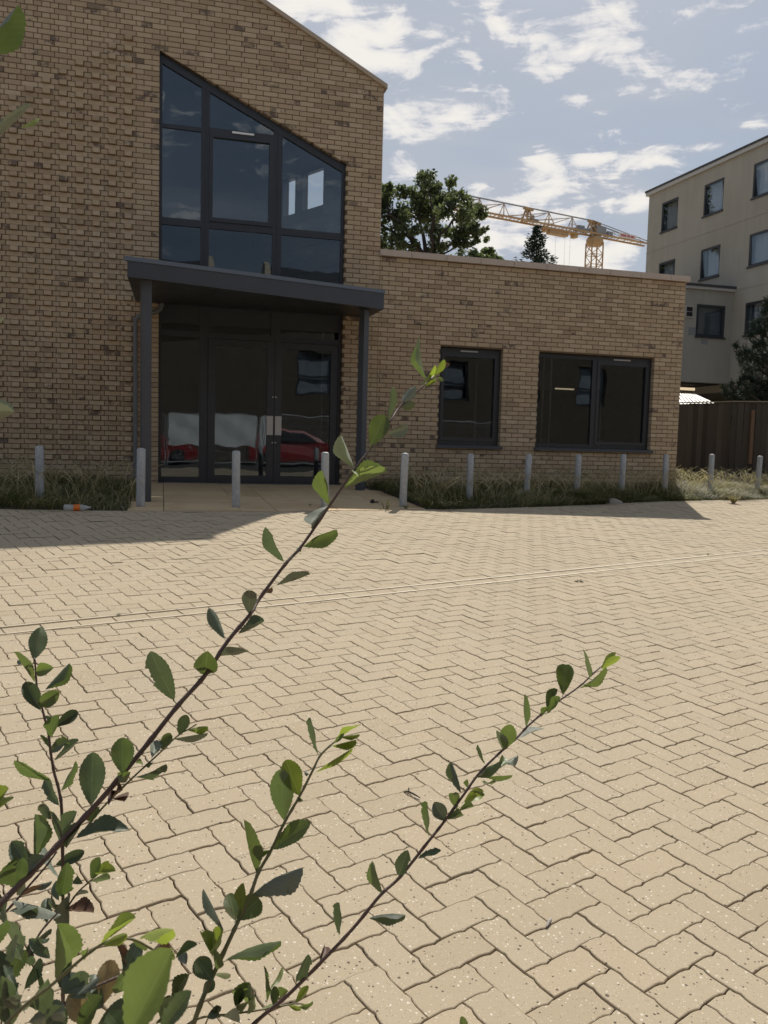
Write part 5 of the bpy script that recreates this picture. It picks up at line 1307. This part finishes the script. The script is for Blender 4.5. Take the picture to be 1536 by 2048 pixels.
def car(x_, y_, flip, lab):
    c = tag(empty('red_car', (x_, y_, -.945)), lab, 'car', 'red cars parked across the street')
    c.rotation_euler = (0, 0, math.pi if flip else 0)
    top = [(-2.05, .42), (-2.08, .75), (-1.95, 1.02), (-1.55, 1.40), (-.9, 1.50), (.1, 1.47), (.75, 1.15), (1.0, 1.0), (1.75, .86), (2.05, .68), (2.10, .40)]
    secs = []; ys = [(-.86, 0), (-.80, 1), (.80, 1), (.86, 0)]
    mb = MB()
    def wid(z_, base): return base if z_ < .95 else base-(z_-.95)*.42
    L = len(top); v_ = []
    for base in (.84,):
        for sgn in (-1, 1): v_ += [(a, sgn*wid(b, base), b) for a, b in top]+[(2.0, sgn*base*.95, .22), (-2.0, sgn*base*.95, .22)]
    n_ = L+2; mb.mesh(v_, [tuple(range(n_)), tuple(range(2*n_-1, n_-1, -1))]+[(i, i+n_, (i+1) % n_+n_, (i+1) % n_) for i in range(n_)]); mb.build('body', M['carred'], c)
    for sgn in (-1, 1):
        mb = MB(); pg = [(-1.45, 1.0), (-1.35, 1.32), (-.85, 1.42), (.05, 1.39), (.70, 1.05), (.72, 1.0)]; mb.poly([(a, sgn*(wid(b, .84)+.004), b) for a, b in (pg if sgn < 0 else pg[::-1])]); mb.build('side_window', M['carglass'], c)
        for wx in (-1.28, 1.30):
            mb = MB(); mb.lathe([(.14, -.11), (.31, -.11), (.315, .09), (.22, .11)], 18); wh = mb.build('wheel', M['rubber'], c); wh.location = (wx, sgn*.76, .315); wh.rotation_euler = (math.pi/2*(1 if sgn < 0 else -1), 0, 0)
            rm = MB(); rm.lathe([(.21, .100), (.20, .112), (.16, .10)], 18)
            for k in range(7): a = k*2*math.pi/7; rm.bar((.03*math.cos(a), .03*math.sin(a), .112), (.19*math.cos(a), .19*math.sin(a), .112), .035, .012)
            rm.build('rim', M['alloy'], wh)
        mb = MB(); mb.mesh([(1.72, sgn*.845, .84), (2.06, sgn*.70, .68), (2.07, sgn*.70, .56), (1.80, sgn*.848, .66)], [(0,1,2,3) if sgn < 0 else (3,2,1,0)]); mb.build('headlight', M['lamp'], c)
    mb = MB(); mb.poly([(.72, -.72, 1.17), (.72, .72, 1.17), (.12, .62, 1.475), (.12, -.62, 1.475)]); mb.poly([(-1.96, .7, 1.03), (-1.96, -.7, 1.03), (-1.57, -.62, 1.405), (-1.57, .62, 1.405)]); mb.build('windscreen', M['carglass'], c)
    mb = MB(); mb.box(2.085, 2.11, -.26, .26, .42, .53); mb.build('number_plate', M['white'], c)
car(5.35, -7.1, False, 'red hatchback parked across the street, mirrored in the double doors')
car(-.75, -7.0, False, 'red hatchback parked behind the white sheeting, mirrored in the side light')
for i, (x0, x1, sheet) in enumerate(((-3.2, .10, 0), (.15, 3.45, 1), (3.5, 6.8, 2), (6.85, 10.15, 0), (10.2, 13.5, 0))):
    fp = tag(empty('mesh_fence_panel', ((x0+x1)/2, -4.6, -.945)), ['temporary steel mesh fence panel at the near end of the row across the road', 'temporary mesh fence panel with white sheeting left of centre, seen mirrored', 'temporary mesh fence panel with a short piece of white sheeting', 'temporary steel mesh fence panel beyond the sheeted ones', 'temporary steel mesh fence panel at the far end of the row'][i], 'fence panel', 'temporary mesh fence panels across the road')
    mb = MB(); tb = .021; mb.tube([(x0+.02, -4.6, -.94), (x0+.02, -4.6, .92), (x0+.14, -4.6, 1.02), (x1-.14, -4.6, 1.02), (x1-.02, -4.6, .92), (x1-.02, -4.6, -.94)], tb, 8); mb.tube([(x0+.02, -4.6, -.78), (x1-.02, -4.6, -.78)], tb, 8); bb(mb, 'tube_frame', M['galv'], fp)
    mb = MB()
    for q in np.arange(x0+.1, x1-.05, .1): mb.bar((q, -4.6, -.78), (q, -4.6, 1.0), .005)
    for q in np.arange(-.6, 1.0, .25): mb.bar((x0+.03, -4.598, q), (x1-.03, -4.598, q), .005)
    bb(mb, 'wire_mesh', M['galv'], fp)
    if sheet:
        xa, xb = (.22, 3.40) if sheet == 1 else (3.55, 3.95)
        mb = MB(); nx, nz = 40, 10
        v_ = [(xa+(xb-xa)*a/nx, -4.565+.02*math.sin(a*.9+b*.35)+.018*math.sin(a*.37-b*.8), 1.0-1.15*b/nz*(1+.03*math.sin(a*.5))) for b in range(nz+1) for a in range(nx+1)]
        mb.mesh(v_, rowfaces(nz+1, nx+1)); bb(mb, 'sheeting', M['sheet'], fp, smooth=True)

# ------------------------------------------------------------------ the shrub in front of the camera
root_xy = (-.52, .42); root_z = pave_z(*root_xy)-.03
shrub = tag(empty('foreground_shrub', (root_xy[0], root_xy[1], root_z)), 'leggy shrub with long arching stems and small serrated leaves, rising above the paving', 'shrub')
sl_ = np.array(shrub.location)
def leaf_mesh(kind_, curl, fold, seed, chew):
    rg = random.Random(seed); nr, nc = 23, 5; mb = MB(); v_ = []
    for i in range(nr):
        t = i/(nr-1)
        w_ = .5*(math.sin(math.pi*min(1, t**1.30*.97+.012))**.66) if 0 < t < 1 else .03
        for j in range(nc):
            u = j/(nc-1)*2-1
            ser = (.020 if i % 2 else -.012)*(1 if abs(u) == 1 and .12 < t < .97 else 0)
            if chew and abs(u) == 1 and u*chew > 0 and .45 < t < .75: ser -= .11+.05*rg.random()
            x_ = u*max(.008, w_+ser)
            v_.append((x_, t, fold*abs(x_)+curl*t*t-.05*math.sin(t*9+u)*abs(x_)+.004*rg.uniform(-1, 1)))
    mb.mesh(v_, rowfaces(nr, nc))
    mb.mesh([(-.018, -.13, 0.0), (.018, -.13, 0.0), (.016, .02, .012), (-.016, .02, .012)], [(0,1,2,3)])
    return mb.data('leaf', M['leaf_'+kind_], True)
LEAF = {}
def leaf(parent_o, parent_loc, b, t, w, kd, z):
    """b, t: foot and tip of the leaf on its sight lines; w: how wide it shows; z: distance of its foot"""
    tz = z*(1+random.uniform(-.035, .035)); B_, T_ = at_depth(*b, z), at_depth(*t, tz)
    L = np.linalg.norm(T_-B_); wv = w/FPX*z
    full = max(wv, .43*L) if w > 9 else max(wv, .28*L)
    phi = math.acos(max(-1, min(1, wv/full)))*random.choice((-1, 1))
    y_ = (T_-B_)/L; view = (B_+T_)/2-CAM; view /= np.linalg.norm(view)
    x_ = np.cross(y_, -view); x_ /= np.linalg.norm(x_); n_ = np.cross(x_, y_)
    x2 = x_*math.cos(phi)+n_*math.sin(phi); n2_ = np.cross(x2, y_)
    if kd in 'p' and random.random() < .5: x2, n2_ = -x2, -n2_
    v = random.randrange(5); key = (kd, v)
    if key not in LEAF: LEAF[key] = leaf_mesh(kd, (.10, -.14, .04, -.08, .18)[v], (.30, .22, .42, .15, .28)[v], v*7+ord(kd), (0, 1, 0, -1, 0)[v] if kd in 'dm' else 0)
    o = link('leaf', LEAF[key], parent_o); P_ = B_-parent_loc
    hz = L*random.uniform(.5, 1.9)*random.choice((1, 1, 1, -.6)); sk = random.gauss(0, .10)*full     # each leaf cups and leans in its own way
    y2 = y_*L+x2*sk
    o.matrix_local = Matrix(((x2[0]*full, y2[0], n2_[0]*hz, P_[0]), (x2[1]*full, y2[1], n2_[1]*hz, P_[1]), (x2[2]*full, y2[2], n2_[2]*hz, P_[2]), (0, 0, 0, 1)))
def crom(pts, k=6):
    P_ = [2*pts[0]-pts[1]]+list(pts)+[2*pts[-1]-pts[-2]]; out = []
    for i in range(1, len(P_)-2):
        for s_ in range(k):
            t = s_/k; out.append(.5*((2*P_[i])+(-P_[i-1]+P_[i+1])*t+(2*P_[i-1]-5*P_[i]+4*P_[i+1]-P_[i+2])*t*t+(-P_[i-1]+3*P_[i]-3*P_[i+1]+P_[i+2])*t**3))
    out.append(P_[-2]); return out
def branch(px, z0, z1, r0, r1, mat, leaves, rooted=True, nodes=True):
    n = len(px); zs = np.linspace(z0, z1, n); pts = [at_depth(a, b, z) for (a, b), z in zip(px, zs)]
    full = pts
    if rooted:
        rt = np.array([root_xy[0]+random.gauss(0, .04), root_xy[1]+random.gauss(0, .03), root_z]); d0 = pts[0]-pts[1]; d0 /= np.linalg.norm(d0); ct = pts[0]+d0*.4*np.linalg.norm(rt-pts[0])
        pre = [rt*(1-t)**2+ct*2*t*(1-t)+pts[0]*t*t for t in np.linspace(0, 1, 15)[:-1]]
    cr = crom(pts); k_ = 0
    if rooted: cr = pre+cr; k_ = 14
    m_ = len(cr)
    rad = [r0*1.25]*k_+list(np.linspace(r0, r1, m_-k_)); mb = MB()
    if nodes: rad = [r*(1.22 if (i % 5 == 0 and i > k_) else 1.0) for i, r in enumerate(rad)]
    mb.tube([c-sl_ for c in cr], rad, 8); br = mb.build('branch', M[mat], shrub, smooth=True)
    pa = np.array(px, float)
    for (b, t, w, kd) in leaves:
        d_ = np.linalg.norm(pa-np.array(b), axis=1); i = int(np.argmin(d_)); z = zs[i]*(1+random.uniform(-.015, .015))
        leaf(br, sl_, b, t, w, kd, z)
def tr(ox, oy, s, L): return [((ox+a/s, oy+b/s), (ox+c/s, oy+d/s), w, k) for a, b, c, d, w, k in L]
def tp(ox, oy, s, L): return [(ox+a/s, oy+b/s) for a, b in L]
c1, c2, c3, c4 = (0, 1200, 2.416), (400, 1400, 3.16), (700, 1250, 2.56), (300, 650, 2.363)
# the long stem that crosses the picture
branch([(-60, 1868), (0, 1808), (70, 1738), (137, 1668), (207, 1593), (290, 1494), (356, 1411), (410, 1351), (455, 1283), (500, 1229), (520, 1196), (571, 1128), (605, 1090), (660, 1010), (710, 938), (744, 893), (782, 840), (799, 815), (846, 773), (868, 752)], .50, .80, .0021, .0007, 'stem',
       tr(*c1, [(440, 990, 450, 735, 50, 'd'), (590, 835, 600, 665, 45, 'm'), (840, 480, 722, 260, 44, 'd'), (990, 360, 1010, 225, 46, 'g'), (1085, 185, 1020, 35, 22, 'd'), (1070, 270, 1200, 235, 20, 'p'), (370, 1150, 620, 1065, 30, 'd'), (410, 1060, 330, 1200, 20, 'd'), (480, 1000, 420, 1065, 18, 'g'), (570, 850, 590, 900, 12, 'm'),
                 (215, 1240, 120, 1340, 18, 'd'), (90, 1380, 110, 1250, 26, 'm'), (60, 1450, 300, 1495, 16, 'p'), (50, 1500, 190, 1420, 22, 'd')])
       + tr(*c4, [(470, 1365, 465, 1245, 30, 'p'), (420, 1460, 553, 1415, 14, 'd'), (630, 1115, 538, 970, 24, 'd'), (600, 1230, 760, 1192, 12, 'p'), (575, 1240, 525, 1275, 12, 'b'), (725, 1045, 855, 965, 26, 'g'), (840, 855, 770, 938, 30, 'p'), (845, 845, 825, 675, 27, 'g'), (920, 770, 1125, 705, 10, 'g'), (962, 668, 908, 515, 22, 'p'),
                   (1045, 570, 1100, 425, 40, 'g'), (1122, 515, 1234, 485, 24, 'p'), (1128, 445, 1135, 290, 16, 'd'), (1190, 365, 1250, 285, 20, 'p'), (1195, 390, 1245, 375, 18, 'g'), (1305, 250, 1240, 72, 14, 'g'), (1350, 235, 1392, 170, 13, 'y'), (1360, 225, 1415, 195, 10, 'b'), (1360, 250, 1393, 262, 9, 'g'), (1300, 290, 1345, 270, 8, 'y'),
                   (1310, 255, 1370, 210, 8, 'y'), (1320, 250, 1350, 200, 9, 'y'), (1290, 280, 1330, 235, 8, 'y'), (690, 1050, 710, 1070, 6, 'g'), (960, 690, 985, 695, 5, 'y')]))
# thin twig running beside it
branch(tp(*c1, [(410, 1110), (490, 1010), (640, 860), (760, 750), (860, 655), (920, 620), (950, 600)]), .56, .58, .0008, .0004, 'stem_g',
       tr(*c1, [(865, 650, 905, 555, 24, 'g'), (910, 630, 1000, 578, 14, 'y'), (780, 720, 825, 645, 22, 'g'), (840, 670, 1005, 640, 12, 'p'), (735, 760, 760, 700, 22, 'p'), (650, 855, 800, 825, 10, 'd'), (690, 790, 680, 760, 8, 'g'), (540, 960, 610, 925, 8, 'b'), (610, 880, 640, 830, 9, 'g'), (560, 940, 600, 920, 8, 'b'), (700, 800, 745, 785, 8, 'g'), (575, 920, 520, 965, 7, 'b')]), False)
branch(tp(*c1, [(-120, 1640), (0, 1535), (80, 1450), (150, 1370), (220, 1290), (275, 1215)]), .52, .55, .0009, .0006, 'stem', tr(*c1, [(150, 1390, 250, 1360, 12, 'p'), (100, 1430, 200, 1390, 10, 'b'), (20, 1520, -30, 1400, 24, 'd')]), False)
# upright stem at the left
branch([(126, 2110), (126, 1986), (126, 1821), (124, 1635), (118, 1581), (108, 1544), (101, 1502), (97, 1469), (85, 1419), (74, 1374), (70, 1324), (68, 1316)], .58, .60, .0013, .0006, 'stem',
       tr(*c1, [(165, 285, 205, 120, 36, 'm'), (175, 345, 262, 325, 26, 'g'), (165, 395, 65, 255, 10, 'g'), (150, 295, 85, 268, 9, 'm'), (220, 430, 325, 300, 12, 'm'), (195, 530, 130, 395, 32, 'd'), (190, 510, 275, 445, 30, 'g'), (250, 660, 255, 575, 20, 'm'), (270, 610, 375, 540, 24, 'd'), (250, 725, 310, 680, 22, 'm'), (245, 720, 185, 675, 6, 'g'), (265, 775, 400, 700, 12, 'd'), (255, 690, 340, 700, 9, 'g'),
                 (245, 870, 70, 785, 20, 'm'), (295, 920, 385, 785, 18, 'm'), (285, 990, 205, 865, 24, 'd'), (285, 1165, 255, 1010, 18, 'd'), (245, 1060, 185, 990, 20, 'd'), (305, 1110, 345, 1035, 24, 'd'), (165, 1250, 150, 1040, 12, 'm'), (155, 1310, 60, 1170, 40, 'd'), (125, 1395, 100, 1230, 30, 'm'), (270, 1280, 405, 1210, 24, 'd'), (300, 1430, 330, 1300, 36, 'm'), (285, 1340, 190, 1180, 14, 'd'), (285, 1450, 275, 1360, 14, 'd'),
                 (300, 1515, 430, 1470, 10, 'b'), (330, 1600, 350, 1440, 24, 'd'), (225, 1560, 230, 1430, 24, 'd'), (240, 740, 280, 690, 12, 'd'), (260, 640, 215, 560, 8, 'm'), (290, 1500, 210, 1500, 14, 'd'), (300, 1880, 320, 1760, 14, 'd')]))
branch(tp(*c1, [(305, 1520), (370, 1420), (440, 1355), (490, 1310)]), .58, .58, .0007, .0004, 'stem_g', tr(*c1, [(440, 1345, 500, 1240, 22, 'm'), (480, 1320, 525, 1260, 16, 'y'), (440, 1360, 525, 1335, 10, 'g'), (400, 1370, 390, 1335, 10, 'g'), (470, 1330, 540, 1290, 8, 'y'), (360, 1430, 420, 1410, 8, 'p')]), False)
# middle stem
branch([(360, 2130), (400, 2011), (422, 1960), (457, 1884), (479, 1837), (501, 1789), (517, 1745), (542, 1701), (568, 1647), (599, 1593), (625, 1542), (640, 1512), (663, 1489), (685, 1473)], .53, .62, .0017, .0006, 'stem_g',
       tr(*c2, [(530, 755, 500, 440, 48, 'm'), (625, 600, 540, 380, 43, 'y'), (460, 940, 690, 775, 36, 'g'), (355, 1090, 230, 800, 16, 'g'), (330, 1230, 550, 1000, 20, 'p'), (745, 340, 685, 120, 12, 'd'), (735, 455, 950, 290, 10, 'y'), (835, 290, 990, 250, 14, 'y'), (880, 240, 1000, 140, 12, 'y'), (890, 235, 1000, 205, 8, 'y'), (225, 1395, 185, 1215, 32, 'g'), (235, 1390, 375, 1270, 46, 'g'), (265, 1330, 262, 1175, 20, 'y'),
                 (150, 1455, 40, 1185, 14, 'd'), (165, 1640, 475, 1435, 9, 'm'), (70, 1610, 0, 1490, 20, 'y'), (75, 1620, 75, 1450, 8, 'y'), (90, 1600, 175, 1465, 16, 'y'), (100, 1700, 120, 1580, 24, 'g'), (75, 1770, -20, 1640, 40, 'm'), (100, 1740, 200, 1720, 14, 'g'), (20, 1860, 90, 1770, 22, 'd'), (520, 790, 545, 810, 8, 'g'), (620, 610, 645, 625, 7, 'g'), (440, 950, 415, 935, 7, 'g'), (690, 470, 665, 460, 6, 'p'), (850, 270, 905, 215, 9, 'g')]))
branch(tp(*c2, [(-120, 2080), (0, 2010), (200, 1985), (440, 1950), (600, 1920), (680, 1928)]), .52, .56, .0008, .0004, 'stem_g',
       tr(*c2, [(225, 1935, 270, 1810, 22, 'm'), (265, 1975, 310, 1870, 22, 'm'), (350, 1950, 365, 1750, 28, 'g'), (420, 1910, 418, 1680, 10, 'm'), (435, 1830, 530, 1705, 8, 'y'), (470, 1940, 475, 1810, 18, 'g'), (510, 1890, 560, 1830, 12, 'g'), (605, 1910, 690, 1810, 14, 'y'), (620, 1940, 720, 1920, 10, 'g'), (100, 1960, 40, 1930, 20, 'd'), (240, 1960, 215, 1880, 16, 'g'), (390, 1950, 500, 1880, 10, 'g'), (60, 2010, 100, 1900, 22, 'p'), (250, 2040, 150, 2010, 18, 'p'), (560, 1930, 640, 1960, 9, 'y')]), False)
# right-hand stem
branch([(450, 2120), (508, 2048), (577, 1989), (660, 1906), (712, 1850), (762, 1789), (800, 1754), (856, 1684), (887, 1645), (927, 1590), (958, 1547), (997, 1508), (1032, 1477), (1059, 1449), (1098, 1416), (1126, 1396), (1161, 1371), (1192, 1342), (1212, 1326)], .52, .68, .0013, .0006, 'stem',
       tr(*c3, [(165, 1370, 130, 1220, 18, 'm'), (100, 1500, 260, 1440, 12, 'd'), (250, 1280, 290, 1175, 30, 'd'), (350, 1195, 460, 1145, 14, 'd'), (405, 1080, 380, 915, 12, 'm'), (485, 1000, 430, 905, 30, 'p'), (545, 945, 535, 865, 22, 'g'), (500, 995, 565, 1000, 8, 'g'), (560, 950, 630, 935, 12, 'g'), (570, 860, 545, 690, 8, 'd'), (585, 905, 690, 840, 24, 'y'), (690, 815, 720, 800, 12, 'm'), (640, 775, 745, 690, 16, 'm'), (760, 735, 800, 660, 18, 'g'),
                 (700, 780, 830, 760, 10, 'g'), (800, 705, 850, 690, 12, 'p'), (690, 710, 650, 620, 8, 'd'), (790, 630, 820, 500, 33, 'g'), (780, 635, 760, 545, 20, 'd'), (865, 580, 995, 515, 12, 'p'), (900, 520, 885, 360, 12, 'm'), (1090, 355, 1105, 208, 35, 'g'), (1010, 430, 1060, 330, 18, 'm'), (1010, 450, 1100, 380, 18, 'g'), (980, 470, 1030, 425, 8, 'g'), (1225, 270, 1205, 135, 12, 'm'), (1180, 320, 1320, 240, 12, 'g'), (1290, 225, 1385, 165, 14, 'y'), (1290, 222, 1360, 140, 12, 'y'),
                 (620, 850, 690, 870, 9, 'y'), (660, 770, 720, 740, 10, 'p'), (600, 830, 595, 800, 8, 'm')])
       + tr(*c2, [(880, 1480, 865, 1290, 16, 'd'), (750, 1670, 785, 1575, 20, 'b'), (610, 1780, 695, 1640, 22, 'd')]))
# crowded lower left corner, nearer to the camera
branch(tp(*c1, [(-60, 2140), (120, 1960), (250, 1860), (400, 1730), (520, 1650), (640, 1640), (740, 1690), (830, 1735)]), .40, .44, .0010, .0005, 'stem_g',
       tr(*c1, [(490, 1660, 660, 1545, 14, 'y'), (500, 1665, 610, 1620, 20, 'y'), (680, 1630, 832, 1515, 24, 'y'), (265, 1820, 260, 1570, 27, 'g'), (740, 1690, 795, 1600, 30, 'b'), (850, 1730, 955, 1670, 16, 'm'), (640, 1640, 700, 1690, 10, 'g'), (780, 1690, 850, 1730, 14, 'y'), (740, 1690, 840, 1700, 9, 'y'), (410, 1740, 430, 1690, 8, 'g')]), False)
branch(tp(*c1, [(-80, 1960), (60, 1800), (130, 1720), (200, 1600), (280, 1510)]), .47, .50, .0011, .0005, 'stem',
       tr(*c1, [(105, 1700, 45, 1540, 27, 'd'), (180, 1640, 205, 1680, 12, 'd'), (30, 1830, 125, 1710, 42, 'm'), (240, 1730, 150, 1640, 24, 'd'), (180, 1650, 250, 1600, 12, 'd'), (130, 1760, 165, 1640, 20, 'd'), (10, 1850, -20, 1700, 40, 'd')]), False)
branch(tp(*c1, [(100, 2300), (240, 2060), (340, 1930), (480, 1860), (600, 1810), (690, 1780)]), .42, .46, .0012, .0005, 'stem',
       tr(*c1, [(340, 1880, 355, 1680, 25, 'd'), (600, 1800, 670, 1650, 36, 'd'), (590, 1800, 605, 1680, 8, 'b'), (140, 1960, 230, 1810, 44, 'd'), (390, 1990, 390, 1780, 46, 'd'), (500, 1950, 540, 1740, 44, 't'), (20, 1960, 20, 1790, 50, 'd'), (640, 1850, 640, 1790, 20, 'y'), (690, 1770, 660, 1810, 10, 'g'), (900, 1760, 870, 1700, 20, 'p'), (440, 1900, 470, 1800, 30, 'd'), (560, 1900, 620, 1800, 34, 'm'),
                 (140, 2040, 300, 1985, 50, 'p'), (60, 2050, 30, 1900, 44, 'd'), (230, 2060, 330, 1960, 50, 'd'), (440, 2050, 330, 1900, 44, 't'), (470, 2060, 600, 1960, 46, 'd'), (300, 1900, 380, 1840, 30, 'd'), (80, 1960, 120, 1890, 26, 'p'), (330, 2090, 210, 2010, 40, 'd')]
       + [(bx_, by_, bx_+random.uniform(-110, 130), by_-random.uniform(60, 190), random.choice((14, 22, 30, 42)), random.choice('ddmmpgdm')) for bx_, by_ in ((random.uniform(-30, 820), random.uniform(1880, 2110)) for _ in range(18))]
       + [(bx_, by_, bx_+random.uniform(-90, 90), by_-random.uniform(50, 130), random.choice((12, 18, 26)), random.choice('ddmpgd')) for bx_, by_ in ((random.uniform(-20, 330), random.uniform(1560, 1880)) for _ in range(5))]))
branch(tp(*c1, [(420, 2600), (520, 2350), (590, 2200), (620, 2110)]), .25, .28, .0010, .0007, 'stem_g', tr(*c1, [(620, 2100, 850, 1695, 88, 'g'), (780, 2080, 900, 1900, 40, 'd'), (600, 2090, 520, 1990, 40, 'm')]))
# stems rising out of the frame at the left, a few of their leaves reach in
branch([(-70, 2100), (-70, 1650), (-62, 1250), (-75, 850), (-62, 450), (-66, 120), (-60, -60)], .42, .42, .0016, .0010, 'stem_g',
       [((-50, 112), (30, 6), 44, 'm'), ((-62, 316), (78, 230), 5, 'p'), ((40, 256), (76, 232), 7, 'y'), ((-60, 870), (32, 832), 9, 'p'), ((-50, 655), (6, 632), 9, 'p'), ((-60, 1650), (34, 1602), 22, 'y'), ((-60, 1660), (22, 1590), 10, 'y'), ((-55, 1900), (14, 1830), 24, 'm')])
branch([(860, 2240), (905, 2120), (915, 2075)], .42, .45, .0008, .0005, 'stem_g', [((925, 2088), (928, 2030), 22, 'g'), ((905, 2120), (940, 2070), 12, 'g')])
